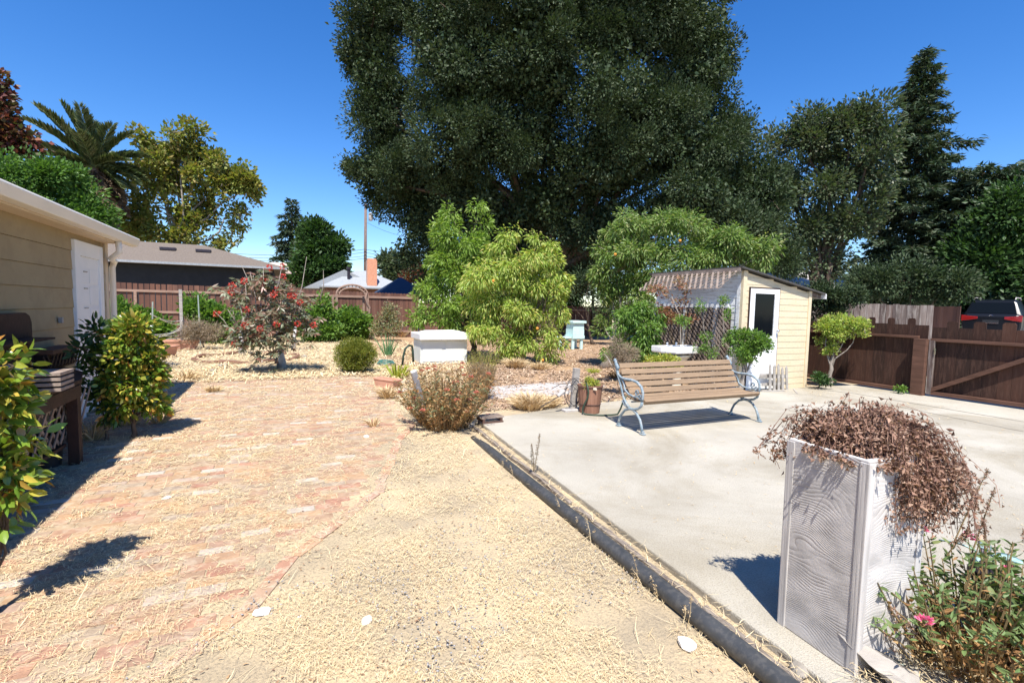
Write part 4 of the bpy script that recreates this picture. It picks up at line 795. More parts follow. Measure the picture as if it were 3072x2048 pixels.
# utility pole and lines
c = aty(1095, 815, 62); UP_ = empty('utility_pole', (c.x, c.y, GZ), 'tall wooden utility pole with transformer behind the grey roof', 'utility pole'); t_ = aty(1097, 612, 62)
mb = MB(); mb.tube([(c.x, c.y, GZ), (t_.x, t_.y, t_.z)], [.22, .16], 10); mb.build('pole', M['utility'], UP_, smooth=True)
mb = MB(); mb.bar((t_.x-.25, t_.y-.2, t_.z-.25), (t_.x+.35, t_.y-.2, t_.z-.1), .1, .1); mb.build('crossarm', M['utility'], UP_)
mb = MB(); mb.lathe([(.22, 0), (.25, .05), (.25, .75), (.2, .85), (.05, .95)], (t_.x+.55, t_.y-.2, t_.z-1.95), 14); mb.build('transformer', M['cement'], UP_, smooth=True)
def wire(p, q, sag, r, name, label, n=14):
    mb = MB(); p, q = V(*p), V(*q); mb.tube([p.lerp(q, i/n)-V(0, 0, sag*4*(i/n)*(1-i/n)) for i in range(n+1)], r, 4); tag(mb.build(name, M['wire']), label, 'power line', 'overhead lines at the utility pole')
for i, (ya, yb, yc) in enumerate([(752, 748, 762), (762, 757, 775), (768, 768, 782), (780, 775, 790)]):
    m_ = aty(1094, yb, 61.7); wire(aty(640, ya+4, 66), m_, .5, .028, 'power_line', ['topmost', 'second from the top', 'third from the top', 'lowest'][i]+' overhead line running left from the utility pole')
    wire(m_, aty(1290, yc, 60), .2, .028, 'power_line', ['topmost', 'second from the top', 'third from the top', 'lowest'][i]+' overhead line running right from the utility pole')
wire(aty(1102, 668, 61.8), aty(1235, 712, 60), .3, .02, 'power_line', 'single service drop running down right from the transformer')

# ============================================================ PARKED CAR (beyond the gate, facing away)
c = atd(2972, 955, 30); cx, cy = c.x, c.y; vw = V(cx, cy, 0).normalized(); 
CR = empty('parked_suv', (cx, cy, .6), 'black suv parked facing away beyond the gate, red tail lights showing', 'car')
# local frame: u = car's right, w = forward (away), origin at rear bumper centre on the ground
w_ = (vw*1.0+V(vw.y, -vw.x, 0)*.12).normalized(); u_ = V(w_.y, -w_.x, 0); zb = .62; zs = 1.02
def cp_(u, w, z): return V(cx, cy, zb)+u_*u+w_*w+V(0, 0, z*zs)
def loft(secs, mb):
    n = len(secs[0]); vs = [p for s in secs for p in s]; fs = [(i*n+k, i*n+(k+1) % n, (i+1)*n+(k+1) % n, (i+1)*n+k) for i in range(len(secs)-1) for k in range(n)]
    fs += [tuple(range(n))[::-1], tuple((len(secs)-1)*n+k for k in range(n))]; mb.add(vs, fs)
def sec(w, hw, z0, z1, zt, tw): return [cp_(-hw*.95, w, z0), cp_(hw*.95, w, z0), cp_(hw, w, z0+.25), cp_(hw, w, z1), cp_(hw*.95, w, z1+.06), cp_(tw, w, zt-.05), cp_(tw*.88, w, zt), cp_(-tw*.88, w, zt), cp_(-tw, w, zt-.05), cp_(-hw*.95, w, z1+.06), cp_(-hw, w, z1), cp_(-hw, w, z0+.25)]
mb = MB(); loft([sec(0, .90, .35, .85, 1.0, .86), sec(.06, .95, .32, 1.0, 1.08, .90), sec(.14, .96, .3, 1.02, 1.14, .88), sec(.42, .97, .28, 1.03, 1.66, .72), sec(.6, .97, .28, 1.03, 1.74, .70), sec(1.8, .97, .28, 1.03, 1.77, .70), sec(2.6, .97, .28, 1.02, 1.72, .68), sec(3.4, .96, .28, 1.0, 1.12, .84), sec(4.5, .93, .3, .92, 1.0, .84), sec(4.8, .85, .35, .7, .8, .7)], mb)
mb.build('body', M['carpaint'], CR, bevel=.03, smooth=False)
mb = MB(); mb.prism([cp_(-.78, .135, 1.14), cp_(.78, .135, 1.14), cp_(.66, .385, 1.60), cp_(-.66, .385, 1.60)], tuple(w_*-.012+V(0, 0, .01))); mb.build('rear_window', M['glass'], CR)
for s in (-1, 1):
    mb = MB(); mb.prism([cp_(s*.96, -.01, .80), cp_(s*.70, -.03, .84), cp_(s*.42, -.03, .90), cp_(s*.42, -.02, 1.0), cp_(s*.70, -.02, 1.02), cp_(s*.97, .0, 1.06)], tuple(w_*.12)); mb.build('tail_light', M['taillight'], CR, bevel=.01)
mb = MB(); mb.prism([cp_(-.26, -.02, .70), cp_(.26, -.02, .70), cp_(.26, -.02, .86), cp_(-.26, -.02, .86)], tuple(w_*.02)); pl = mb.build('number_plate', M['charcoal'], CR)
mb = MB(); mb.prism([cp_(-.25, -.03, .705), cp_(.25, -.03, .705), cp_(.25, -.03, .74), cp_(-.25, -.03, .74)], tuple(w_*.005)); mb.build('plate_frame', M['chrome'], CR)
mb = MB(); ec = cp_(0, .03, .99)
mb.tube([ec+u_*.075*cos(i*pi/8)+V(0, 0, .075*sin(i*pi/8)) for i in range(17)], .011, 6)
for a in (90, 210, 330): mb.bar(ec, ec+u_*.07*cos(radians(a))+V(0, 0, .07*sin(radians(a))), .018, .012, tuple(w_))
mb.build('badge', M['chrome'], CR)
for s in (-1, 1):
    mb = MB(); mb.tube([cp_(s*.66, .55, 1.73), cp_(s*.66, .65, 1.82), cp_(s*.66, 2.2, 1.84), cp_(s*.66, 2.35, 1.76)], .02, 6); mb.build('roof_rail', M['cement'], CR)
for s, w0 in ((-1, .85), (1, .85), (-1, 3.75), (1, 3.75)):
    mb = MB(); mb.tube([cp_(s*.98, w0, .34), cp_(s*.74, w0, .34)], .34, 20); wh = mb.build('wheel', M['black'], CR)
mb = MB(); a_ = cp_(0, -2, 0)
mb.prism([(cx-14, cy-14, GZ-.0), (cx+25, cy-18, GZ), (cx+30, cy+20, GZ), (cx-6, cy+14, GZ)], (0, 0, zb-GZ)); tag(mb.build('street', M['cement']), kind='structure')

# ============================================================ BIG TREES
def T(name, label, D, basepx, tr, h, lobes, **k):
    b = atd(basepx[0], basepx[1], D); base = (b.x, b.y, GZ)
    return tree(name, label, k.pop('cat', 'tree'), base, tr, h, lobes, **k)
OAK = [(c, a*1.07, b*1.06) for c, a, b in PL(27, (1100, 120, 90, 110), (1130, 260, 90, 90), (1180, 20, 120, 110), (1150, 400, 90, 110), (1120, 330, 60, 50), (1200, 540, 120, 110), (1090, 510, 60, 40), (1270, 660, 70, 90), (1330, 600, 110, 110),
    (1400, 60, 180, 140, -2), (1380, 250, 170, 150, -2), (1400, 430, 170, 130, -2), (1450, 640, 130, 110, -1), (1640, 60, 180, 140, -3), (1620, 240, 170, 130, -3), (1600, 430, 150, 110, -2), (1650, 620, 150, 110, -1), (1560, 760, 110, 60),
    (1850, 80, 190, 160, -2), (1850, 300, 180, 140, -3), (1830, 500, 160, 120, -2), (1850, 680, 160, 100, -1), (2050, 90, 150, 130, -1), (2080, 250, 120, 110, -1), (2130, 170, 70, 90), (2020, 420, 150, 120, -2), (2110, 470, 120, 110, -1),
    (2180, 400, 80, 90), (2060, 620, 150, 110, -2), (2220, 560, 110, 110), (2290, 600, 80, 100), (2200, 720, 150, 90, -1), (2310, 740, 90, 80), (1700, -160, 420, 130), (1350, -140, 220, 120), (2000, -130, 240, 110), (1480, 780, 90, 60), (1730, 790, 70, 50), (1440, 860, 90, 60), (1580, 880, 90, 60), (1720, 850, 70, 60), (1330, 770, 70, 60), (1235, 760, 36, 50), (1300, 850, 60, 50))]
_, CC = T('oak_tree', 'enormous dark evergreen oak filling the centre of the sky', 27, (1650, 930), .62, 4.5, OAK, mat_='oak', ncl=4000, per=150, cr=.60, L=.135, W=.072, nt=200, twig=.03, rad_mode=.85, sub=9, core=2400)
def grey(lob, **k): return lob
OAK2 = PL(33, (2340, 430, 60, 60), (2420, 390, 70, 60), (2480, 430, 80, 70), (2560, 380, 70, 60), (2620, 350, 60, 60), (2650, 430, 60, 60), (2380, 520, 80, 70), (2490, 560, 90, 60), (2580, 500, 80, 70), (2630, 560, 60, 60), (2350, 620, 70, 80), (2440, 680, 80, 70), (2530, 690, 70, 60), (2600, 640, 50, 50), (2400, 780, 80, 50), (2500, 790, 60, 40), (2320, 720, 60, 60))
T('oak_tree', 'grey green oak with sky showing through, between the great oak and the redwood', 33, (2470, 905), .45, 4, OAK2, mat_='oak2', ncl=480, per=75, cr=.75, L=.22, W=.12, nt=160, twig=.035, rad_mode=.7)
SYC = PL(44, (460, 430, 80, 50), (555, 400, 60, 50), (600, 470, 80, 60), (450, 510, 90, 60), (530, 520, 90, 60), (620, 560, 80, 55), (690, 520, 60, 40), (740, 560, 45, 50), (720, 640, 45, 35), (430, 610, 80, 60), (520, 630, 50, 40), (590, 650, 60, 45), (400, 690, 70, 50), (480, 710, 90, 30), (560, 710, 60, 22), (610, 620, 60, 50), (690, 700, 28, 20), (655, 735, 25, 15))
T('sycamore_tree', 'yellow green sycamore with thinning autumn leaves behind the charcoal house', 44, (520, 905), .35, 6, SYC, mat_='autumn', ncl=330, per=60, cr=.72, L=.28, W=.21, nt=120, bark='greybark', twig=.025, rad_mode=.5)
RED = PL(15, *[(a-26, b, c*.85, d*.95) for a, b, c, d in ( (-60, 300, 110, 130), (10, 260, 30, 60), (-10, 380, 60, 60), (50, 420, 60, 50), (100, 440, 26, 30), (20, 500, 60, 50), (-120, 450, 120, 100))])
T('liquidambar_tree', 'red and purple leaved tree at the upper left corner above the roof', 15, (-60, 1000), .15, 3, RED, mat_='redleaf', ncl=190, per=60, cr=.34, L=.11, W=.09, nt=40)
GRN = PL(13.5, (40, 540, 90, 60), (130, 520, 70, 45), (200, 560, 70, 50), (260, 610, 60, 50), (90, 600, 110, 60), (190, 650, 110, 50), (300, 660, 40, 45), (-60, 580, 100, 80), (60, 680, 140, 60))
T('laurel_tree', 'dense bright green tree directly above the house gutter at left', 13.5, (100, 1000), .16, 2, GRN, mat_='midgreen', ncl=420, per=70, cr=.30, L=.09, W=.045, nt=40)

# palm
def palm():
    D = 42; c = atd(282, 500, D); r = empty('palm_tree', (c.x+.8, c.y, GZ), 'canary island palm with stiff arching fronds behind the house', 'palm tree'); rn = random.Random(8); q = V(c.x, c.y, 0).normalized(); side = V(q.y, -q.x, 0)
    mb = MB(); mb.tube([(c.x+side.x*1.0, c.y+side.y*1.0, GZ), c+side*1.1-V(0, 0, 6), c+side*.5-V(0, 0, 2.4), c-V(0, 0, .2)], [.5, .48, .55, .4], 12); mb.build('trunk', M['bark'], r)
    live = [(-62, 3.4, .2), (-48, 3.5, .2), (-33, 3.6, .3), (-18, 3.4, .1), (-6, 3.3, .4), (4, 3.0, -.3), (16, 2.8, .5), (30, 2.9, .1), (42, 2.7, .4), (56, 2.8, .0), (70, 2.6, .5), (84, 2.5, .2), (-76, 2.9, .5), (-90, 2.6, .3), (98, 2.4, .6), (112, 2.2, .3), (-104, 2.3, .5), (120, 2.0, .8), (-20, 2.4, .9), (25, 2.2, .9), (65, 2.2, 1.0), (-55, 2.4, 1.0)]
    dead = [(150, 2.6, .1), (160, 3.0, .4), (170, 3.2, .0), (180, 3.2, .5), (-170, 3.0, .2), (-160, 2.5, .4), (140, 2.4, .5), (165, 3.6, .3), (155, 3.2, .8), (175, 3.8, .6), (145, 3.0, .2), (-175, 3.4, .9)]
    for lst, nm, mt in ((live, 'frond', 'palm'), (dead, 'dead_frond', 'palmdry')):
        for ang, ln, dep in lst:
            ln *= 1.12; a = radians(ang+rn.uniform(-4, 4)); d0 = (side*sin(a)+V(0, 0, cos(a))-q*dep*(1 if rn.random() < .6 else -1)).normalized()
            pts = []; p = V(*c); d = V(*d0); n = 16; st = ln/n
            for i in range(n+1): pts.append(p.copy()); p = p+d*st; d = (d+V(0, 0, -.020*(1+i*.12)*(1 if nm == 'frond' else .8))).normalized()
            parts = []; P_, D_ = [], []
            for i in range(1, n):
                tdir = (pts[i+1]-pts[i-1]).normalized(); sd = tdir.cross(V(0, 0, 1)); sd = sd.normalized() if sd.length > .1 else V(*side); nn = sd.cross(tdir)
                for k in range(6):
                    pp = pts[i].lerp(pts[i+1], k/6)
                    for s in (-1, 1): P_.append(tuple(pp)); D_.append(tuple(tdir*.75+sd*s*.65+nn*.3+V(*[rn.uniform(-.1, .1) for _ in range(3)])))
            P_ = np.array(P_); D_ = np.array(D_); tt = np.repeat(np.linspace(.1, 1, n-1), 12); ll = .80*np.sin(np.clip(tt*2.6+.35, 0, pi))**.6+.06
            v1, f1 = leaves(P_, D_, 1.0, .24, up=.2, lv=.1); v1 = v1.reshape(-1, 4, 3); b0 = v1[:, :1]; v1 = (b0+(v1-b0)*np.stack([ll]*3, -1)[:, None, :])
            wv = v1.copy(); v1 = wv.reshape(-1, 3)
            mb = MB(); mb.tube(pts, [.055*(1-.85*i/n) for i in range(n+1)], 5)
            v2 = np.array(mb.v); f2 = np.array([f for f in mb.f if len(f) == 4]); f2 = np.concatenate([f2[:, [0, 1, 2]], f2[:, [0, 2, 3]]])
            Vt, F = merge([(v1, f1), (v2, f2)]); npmesh(nm, Vt, F, M[mt], r)
palm()

# conifers
def conifer(name, label, px, pyt, D, rfn, mat_='conifer', nb=110, seed=1, L=.30, spray=26, lean=0, z0=.5, trunk_r=.3, dens=1, side=None):
    top = atd(px, pyt, D); rn = random.Random(seed); r = empty(name, (top.x, top.y, GZ), label, 'tree'); H = top.z
    mb = MB(); mb.tube([(top.x, top.y, GZ), (top.x, top.y, H*.5), tuple(top)], [trunk_r, trunk_r*.6, .03], 8)
    P_, D_ = [], []
    q = V(top.x, top.y, 0).normalized(); sd_ = V(q.y, -q.x, 0)
    for k in range(nb):
        t = (k+.5)/nb; z = z0+(H-z0)*t; az = k*2.4+rn.uniform(-.4, .4); d = V(cos(az), sin(az), 0)
        R = rfn(t)*rn.uniform(.62, 1.12)
        if side: R *= side(t, d.dot(sd_))
        p0 = V(top.x, top.y, z); n = max(3, int(R/.25)); pts = []
        for i in range(n+1):
            s = i/n; pts.append(p0+d*R*s+V(0, 0, R*(.10*s-.32*s*s*(1-t*.6)))+V(rn.uniform(-1, 1), rn.uniform(-1, 1), 0)*.05*R*s)
        mb.tube(pts, [max(.012, .02+.012*R*(1-i/n)) for i in range(n+1)], 4, cap=False)
        m_ = max(5, int(spray*R*dens))
        for j in range(m_):
            s = .12+.9*(j+rn.random())/m_; i = min(n-1, int(min(s, .999)*n)); pp = pts[i].lerp(pts[i+1], min(1.1, s*n-i))
            sd = V(-d.y, d.x, 0)*rn.choice((-1, 1)); wv = (.15+.30*(1-s))*R*.8
            pp = pp+sd*rn.uniform(0, wv)+V(0, 0, rn.uniform(-.12, .06)*R**.5)
            for g_ in range(6): P_.append((pp.x+rn.gauss(0, .11), pp.y+rn.gauss(0, .11), pp.z+rn.gauss(0, .07))); D_.append((d.x*.6+sd.x*.6+rn.gauss(0, .4), d.y*.6+sd.y*.6+rn.gauss(0, .4), -.25+rn.gauss(0, .35)))
    Vt, F = leaves(np.array(P_), np.array(D_), L, L*.26, up=1.0); npmesh('crown', Vt, F, M[mat_], r); mb.build('trunk', M['bark'], r)
    return r
conifer('redwood_tree', 'tall dark redwood rising highest at the right of the view', 2775, 150, 38, lambda t: 3.7*(1-t)**.72+.15, nb=150, seed=3, spray=30, L=.36, side=lambda t, s: 1.0+.35*max(0, s)*(1 if .5 < t < .68 else 0))
conifer('redwood_tree', 'second dark conifer with a rounded top right of the tall redwood', 2950, 500, 38, lambda t: 3.6*(1-t)**.4+.2, nb=90, seed=5, spray=22, L=.4)
conifer('redwood_tree', 'dark conifer cut by the right edge of the view', 3085, 480, 38, lambda t: 3.4*(1-t)**.5+.2, nb=90, seed=6, spray=22, L=.4)
conifer('redwood_tree', 'slim far redwood, the taller of the pair left of the utility pole', 876, 598, 62, lambda t: 4.2*(1-t)**.9+.25, nb=70, seed=9, spray=12, L=.6)
conifer('redwood_tree', 'shorter far redwood just right of the slim tall one', 918, 655, 66, lambda t: 3.2*(1-t)**.9+.3, nb=60, seed=10, spray=12, L=.6)
BUS = PL(56, (960, 720, 60, 45), (1000, 760, 45, 40), (920, 770, 50, 50), (1020, 740, 20, 20), (900, 810, 50, 40), (980, 810, 70, 40), (940, 700, 30, 25))
T('broadleaf_tree', 'rounded bright green tree in front of the far redwoods', 56, (950, 900), .4, 4, BUS, mat_='darkgreen', ncl=260, per=50, cr=1.0, L=.42, W=.25, nt=20, twig=.04)
T('broadleaf_tree', 'small grey green tree right of the utility pole', 54, (1190, 900), .3, 3, PL(54, (1175, 790, 30, 28), (1210, 780, 35, 28), (1190, 820, 45, 28), (1240, 800, 30, 28)), mat_='oak2', ncl=120, per=45, cr=.9, L=.40, W=.24, nt=10, twig=.04)
T('plum_tree', 'small purple leaved tree behind the canopy peak', 42, (1245, 900), .2, 2, PL(42, (1250, 815, 28, 25), (1230, 835, 20, 20)), mat_='redleaf', ncl=50, per=40, cr=.5, L=.25, W=.15, nt=10)
RB = PL(23, (2960, 700, 70, 60), (3040, 660, 80, 70), (2900, 780, 80, 60), (3000, 800, 110, 60), (3070, 750, 80, 100), (2840, 850, 60, 40), (2960, 870, 90, 30), (3120, 850, 80, 60))
T('bay_tree', 'broad green tree behind the parked black suv', 36, (3230, 905), .3, 3, [(c, a, b) for c, a, b in PL(36, *[(2960, 690, 70, 60), (3040, 640, 80, 70), (2900, 770, 80, 60), (3000, 790, 110, 60), (3070, 730, 80, 100), (2840, 850, 60, 40), (2960, 860, 90, 30), (3120, 850, 80, 60)])], mat_='darkgreen', ncl=420, per=60, cr=.95, L=.28, W=.14, nt=60)
# dark mass low behind the fences at right
T('laurel_hedge', 'tall dark shaded hedge between the redwood and the grey fence', 27, (2700, 900), .2, 1, PL(27, (2620, 850, 90, 50), (2740, 850, 90, 50), (2850, 870, 80, 40)), mat_='oak', ncl=200, per=70, cr=.6, L=.16, W=.08, nt=20, cat='hedge')
T('ivy_hedge', 'olive green creeper heaped over the fence behind the shed', 15, (2500, 960), .05, .6, PL(15.5, (2450, 880, 60, 30), (2520, 885, 50, 28), (2560, 890, 30, 25), (2490, 920, 50, 30), (2430, 910, 40, 35)), mat_='oak', ncl=190, per=60, cr=.22, L=.07, W=.035, nt=20, cat='hedge')
# undergrowth in the dark behind the peach trees
T('shade_shrub', 'dark shrub mass under the great oak behind the teal hive', 23, (1780, 960), .08, 1, PL(23, (1690, 870, 50, 40), (1840, 900, 80, 60), (1600, 900, 90, 60), (1760, 830, 60, 40)), mat_='oak', ncl=180, per=50, cr=.5, L=.12, W=.06, nt=20, cat='shrub')
T('lit_shrub', 'sunlit green shrub seen between the posts beyond the shaded fence', 30, (1725, 960), .05, 1, PL(30, (1725, 905, 30, 30), (1700, 900, 25, 22)), mat_='vinegreen', ncl=60, per=50, cr=.4, L=.14, W=.08, nt=5, cat='shrub')

# ============================================================ FRUIT TREES
T('peach_tree', 'tall fresh green peach tree with an upright top, left of the yellow one', 15.6, (1430, 1040), .11, .9, PL(15.6, (1440, 625, 26, 24), (1350, 640, 30, 26), (1330, 690, 45, 40), (1445, 680, 26, 40), (1375, 740, 75, 50), (1330, 790, 55, 45), (1430, 770, 55, 45), (1380, 840, 90, 50), (1300, 870, 45, 34), (1250, 890, 26, 16), (1350, 920, 80, 40), (1270, 955, 40, 24), (1430, 900, 80, 50), (1360, 965, 70, 26), (1460, 970, 60, 30)),
  mat_='peachg', ncl=430, per=30, cr=.25, L=.135, W=.045, nt=120, gravity=.25, droop=.15, twig=.006, rad_mode=.65)
T('peach_tree', 'drooping yellow green peach tree in the centre of the garden', 14.2, (1568, 1088), .11, .7, PL(14.2, (1530, 705, 28, 28), (1605, 720, 18, 14), (1500, 750, 36, 26), (1650, 745, 34, 26), (1560, 790, 90, 40), (1660, 800, 36, 34), (1450, 830, 75, 45), (1560, 850, 90, 50), (1660, 855, 50, 45), (1690, 840, 22, 22), (1470, 915, 75, 45), (1580, 930, 80, 45), (1670, 935, 34, 38), (1450, 985, 60, 35), (1550, 1010, 75, 40), (1650, 1010, 40, 36), (1530, 1055, 50, 22), (1630, 1060, 34, 18)),
  mat_='peachy', ncl=620, per=36, cr=.22, L=.115, W=.036, nt=120, gravity=.55, droop=.3, twig=.006, rad_mode=.65)
T('peach_tree', 'wide dusty green peach tree spreading behind the lattice shed', 14.0, (1815, 1060), .13, .9, PL(14.0, (1850, 700, 50, 26), (1900, 680, 60, 40), (1990, 665, 70, 30), (2080, 680, 80, 36), (2160, 715, 60, 36), (2230, 740, 60, 30), (2310, 730, 34, 16), (2270, 770, 50, 26), (1830, 760, 50, 46), (1920, 750, 90, 46), (2030, 745, 90, 46), (2150, 780, 70, 30), (1800, 830, 36, 40), (1870, 830, 80, 50), (1960, 830, 70, 50), (1820, 890, 40, 40), (1900, 890, 60, 40), (1810, 970, 22, 40), (2080, 790, 80, 30)),
  mat_='peachd', ncl=700, per=38, cr=.24, L=.115, W=.036, nt=130, gravity=.25, droop=.2, twig=.006, bark='greybark', rad_mode=.68)
T('young_peach', 'bushy yellow green young tree close to the left end of the shed', 11.2, (1925, 1110), .05, .35, PL(11.2, (1880, 945, 40, 26), (1930, 930, 30, 20), (1870, 985, 44, 30), (1930, 985, 55, 34), (1975, 960, 26, 30), (1930, 1040, 55, 34), (1860, 1030, 36, 24), (1960, 1070, 40, 26), (1815, 1060, 24, 14)),
  mat_='vinegreen', ncl=230, per=26, cr=.14, L=.085, W=.034, nt=50, gravity=.5, droop=.25, cat='tree', twig=.004)
for i, (px, py, D) in enumerate([(1846, 763, 13.2), (1560, 700, 13.8), (1612, 985, 13.4), (1628, 1080, 13.3), (1480, 842, 13.3), (2040, 722, 13.2)]):
    if i == 1: continue
    bm = bmesh.new(); bmesh.ops.create_uvsphere(bm, u_segments=12, v_segments=8, radius=.038); me = bpy.data.meshes.new('peach'); bm.to_mesh(me); bm.free()
    o = link('peach', me, M['orange'], smooth=True); o.location = atd(px, py, D); tag(o, ['peach at the upper left of the dusty green tree', '', 'peach low in the middle of the yellow green tree', 'peach hanging lowest under the yellow green tree', 'peach on the left of the yellow green tree', 'peach high over the shed awning'][i], 'peach', 'ripe peaches in the trees')

# ============================================================ SHRUBS NEAR AND MID
CAM1 = PL(7.3, (405, 985, 45, 24), (360, 1010, 40, 34), (430, 1035, 50, 34), (370, 1075, 70, 40), (450, 1095, 44, 44), (390, 1140, 80, 46), (340, 1120, 40, 50), (430, 1180, 56, 44), (370, 1215, 56, 34), (470, 1130, 30, 40), (465, 1215, 26, 20))
T('camellia_bush', 'glossy camellia bush with yellowing leaves at the house corner', 7.3, (400, 1310), .03, .25, CAM1, mat_='camellia', ncl=220, per=19, cr=.10, L=.082, W=.046, nt=60, twig=.004, cat='bush', rad_mode=.6, up=.8, hi=True, sub=0)
CAM2 = PL(7.3, (290, 1000, 34, 30), (260, 1050, 30, 30), (310, 1070, 36, 40), (280, 1130, 40, 40), (300, 1190, 40, 40), (330, 1240, 40, 30))
T('camellia_bush', 'shaded dark green camellia sprig in front of the white door', 7.3, (320, 1310), .02, .25, CAM2, mat_='darkgreen', ncl=60, per=12, cr=.10, L=.08, W=.046, nt=40, twig=.004, cat='bush', rad_mode=.6, hi=True, sub=0)
CAM3 = PL(3.6, *[(a-34, b, c*.85, d) for a, b, c, d in ( (20, 1080, 40, 26), (75, 1100, 30, 24), (-30, 1120, 60, 50), (30, 1170, 60, 36), (110, 1160, 26, 16), (70, 1225, 50, 30), (10, 1260, 70, 40), (80, 1290, 30, 20), (110, 1320, 34, 20), (30, 1360, 60, 30), (70, 1410, 46, 34), (10, 1450, 50, 40), (60, 1480, 40, 34), (20, 1540, 44, 30), (-40, 1400, 70, 120))])
T('camellia_bush', 'sunlit glossy camellia branches reaching in from the left edge', 3.6, (-40, 1700), .025, .3, CAM3, mat_='camellia', ncl=120, per=9, cr=.09, L=.085, W=.042, nt=70, twig=.0035, cat='bush', rad_mode=.5, up=.9, hi=True, sub=0)
HB = (np.array(gp(1073, 1120)) + np.array([0, .35, .42]))
c = gp(1073, 1125)
o, _ = tree('clipped_hedge_ball', 'rounded clipped yellow green boxwood ball beside the brick paving', 'hedge', (c.x, c.y+.42, GZ), .03, .1,
   [(np.array([c.x+dx, c.y+.42+dy, .36+dz]), .34, .34) for dx, dy, dz in ((-.14, 0, 0), (.14, 0, 0), (0, -.1, .02), (0, .12, .02), (-.1, .05, .08), (.1, -.02, .06), (0, 0, -.05))], 'hedge', 1500, 20, .07, .028, .016, nt=10, rad_mode=.95, up=.4, sub=0)
# red flowered valerian clump
VAL = PL(6.5, (1275, 1120, 40, 26), (1335, 1095, 50, 26), (1400, 1100, 40, 26), (1450, 1130, 40, 30), (1290, 1170, 50, 30), (1370, 1165, 70, 36), (1440, 1180, 44, 30), (1330, 1215, 60, 30), (1410, 1225, 50, 24), (1275, 1220, 24, 24))
def stems_plant(name, label, cat, c, spread, h, n, mt_leaf, L, W, mt_dry=None, dry_frac=.35, fl=None, nfl=0, flr=.03, lean=.25, seed=1, per=26, dryn=700, hvar=.25, drytop=0):
    rn = random.Random(seed); r = empty(name, tuple(c), label, cat); c = V(*c); mb = MB(); P_, D_ = [], []; P2, D2 = [], []; tips = []
    for k in range(n):
        a = rn.random()*2*pi; rr = spread*rn.random()**.5; b = c+V(cos(a)*rr*.55, sin(a)*rr*.55, 0); hh = h*(1-rn.random()*hvar)*(1-.25*rr/spread)
        t = c+V(cos(a)*rr*(1+lean), sin(a)*rr*(1+lean), hh); m_ = b.lerp(t, .55)+V(rn.uniform(-.04, .04), rn.uniform(-.04, .04), .03); mb.tube([b, m_, t], [.005, .004, .002], 4, cap=False); tips.append(t)
        for j in range(per):
            s = (j+rn.random())/per; p = (b.lerp(m_, s/.55) if s < .55 else m_.lerp(t, (s-.55)/.45)); az = rn.random()*2*pi; dd = (cos(az), sin(az), .55+rn.gauss(0, .3))
            if s < dry_frac*rn.uniform(.6, 1.4) or s > 1-drytop*rn.random(): P2.append(tuple(p)); D2.append(dd)
            else: P_.append(tuple(p)); D_.append(dd)
    v, f = leaves_hi(np.array(P_), np.array(D_), L, W, up=.5); npmesh('foliage', v, f, M[mt_leaf], r, smooth=True)
    if P2: v, f = leaves(np.array(P2), np.array(D2), L*.8, W*.9, up=.3); npmesh('dry_foliage', v, f, M[mt_dry], r)
    mb.build('stems', M['stem'], r)
    tips.sort(key=lambda t_: t_.y+rn.uniform(0, .5))
    for k in range(nfl):
        t = tips[int(k*len(tips)/nfl*.95)]; u = rdir(46); u[:, 2] = np.abs(u[:, 2])*.8; v, f = leaves(np.array(t)+u*flr*.55, u+[0, 0, .3], flr*.8, flr*.45); npmesh('flower', v, f, M[fl], r)
    return r
c = gp(1345, 1300)
stems_plant('valerian_shrub', 'straggly grey green shrub with faded red flowers at the patio corner', 'shrub', (c.x+.05, c.y+.35, GZ), .55, .95, 260, 'greygreen', .07, .017, 'drybrown', .5, 'coral', 26, .03, seed=3, per=28, lean=.32, hvar=.6, drytop=.6)
c = gp(1470, 1230)
stems_plant('bronze_grass', 'wispy bronze coloured fine stemmed plant right of the red flowered shrub', 'plant', (c.x+.12, c.y+.8, GZ), .22, .78, 150, 'brushgrey', .07, .006, 'drybrown', .9, None, 0, seed=5, per=24, lean=.5)
c = gp(1500, 1180)
stems_plant('fennel_clump', 'yellowish feathery clump behind the red flowered shrub and white cabinet', 'plant', (c.x+.1, c.y+1.2, GZ), .3, .85, 90, 'yelgreen', .05, .006, 'drybrown', .5, None, 0, seed=6, per=26, lean=.4)
# pink flowered plant in the right foreground
c = gp(2820, 2010, 0)
stems_plant('pink_valerian', 'pink flowered leafy plant at the lower right beside the planter', 'plant', (2.86, 1.04, 0), .40, .62, 170, 'valerian', .046, .015, 'drybrown', .66, 'pink', 9, .026, seed=12, per=24, lean=.35, hvar=.55)
stems_plant('pink_valerian', 'low leafy plant with browning base cut by the right bottom corner', 'plant', (3.28, .90, 0), .34, .46, 90, 'valerian', .062, .022, 'drybrown', .45, 'pink', 3, .024, seed=13, per=22, lean=.35, hvar=.5)
def seedstalks(name, label, specs, smt='deadplant'):
    r = empty(name, tuple(specs[0][0]), label, 'plant')
    for k, (a, b) in enumerate(specs):
        a, b = V(*a), V(*b); mb = MB(); m_ = a.lerp(b, .5)+V(.01, 0, .02); mb.tube([a, m_, b], [.0035, .003, .0015], 5); rn = random.Random(k)
        P_, D_ = [], []
        for j in range(60):
            s = .35+.65*rn.random(); p = a.lerp(b, s); e = rdir(1)[0]*.03*(1.2-s); q = p+V(*e); mb.tube([p, q], .0008, 3, cap=False)
            for g_ in range(4): P_.append(tuple(q)); D_.append(tuple(rdir(1)[0]))
        mb.build('stalk', M['stem'], r); v, f = leaves(np.array(P_), np.array(D_), .011, .005); npmesh('seed_heads', v, f, M[smt], r)
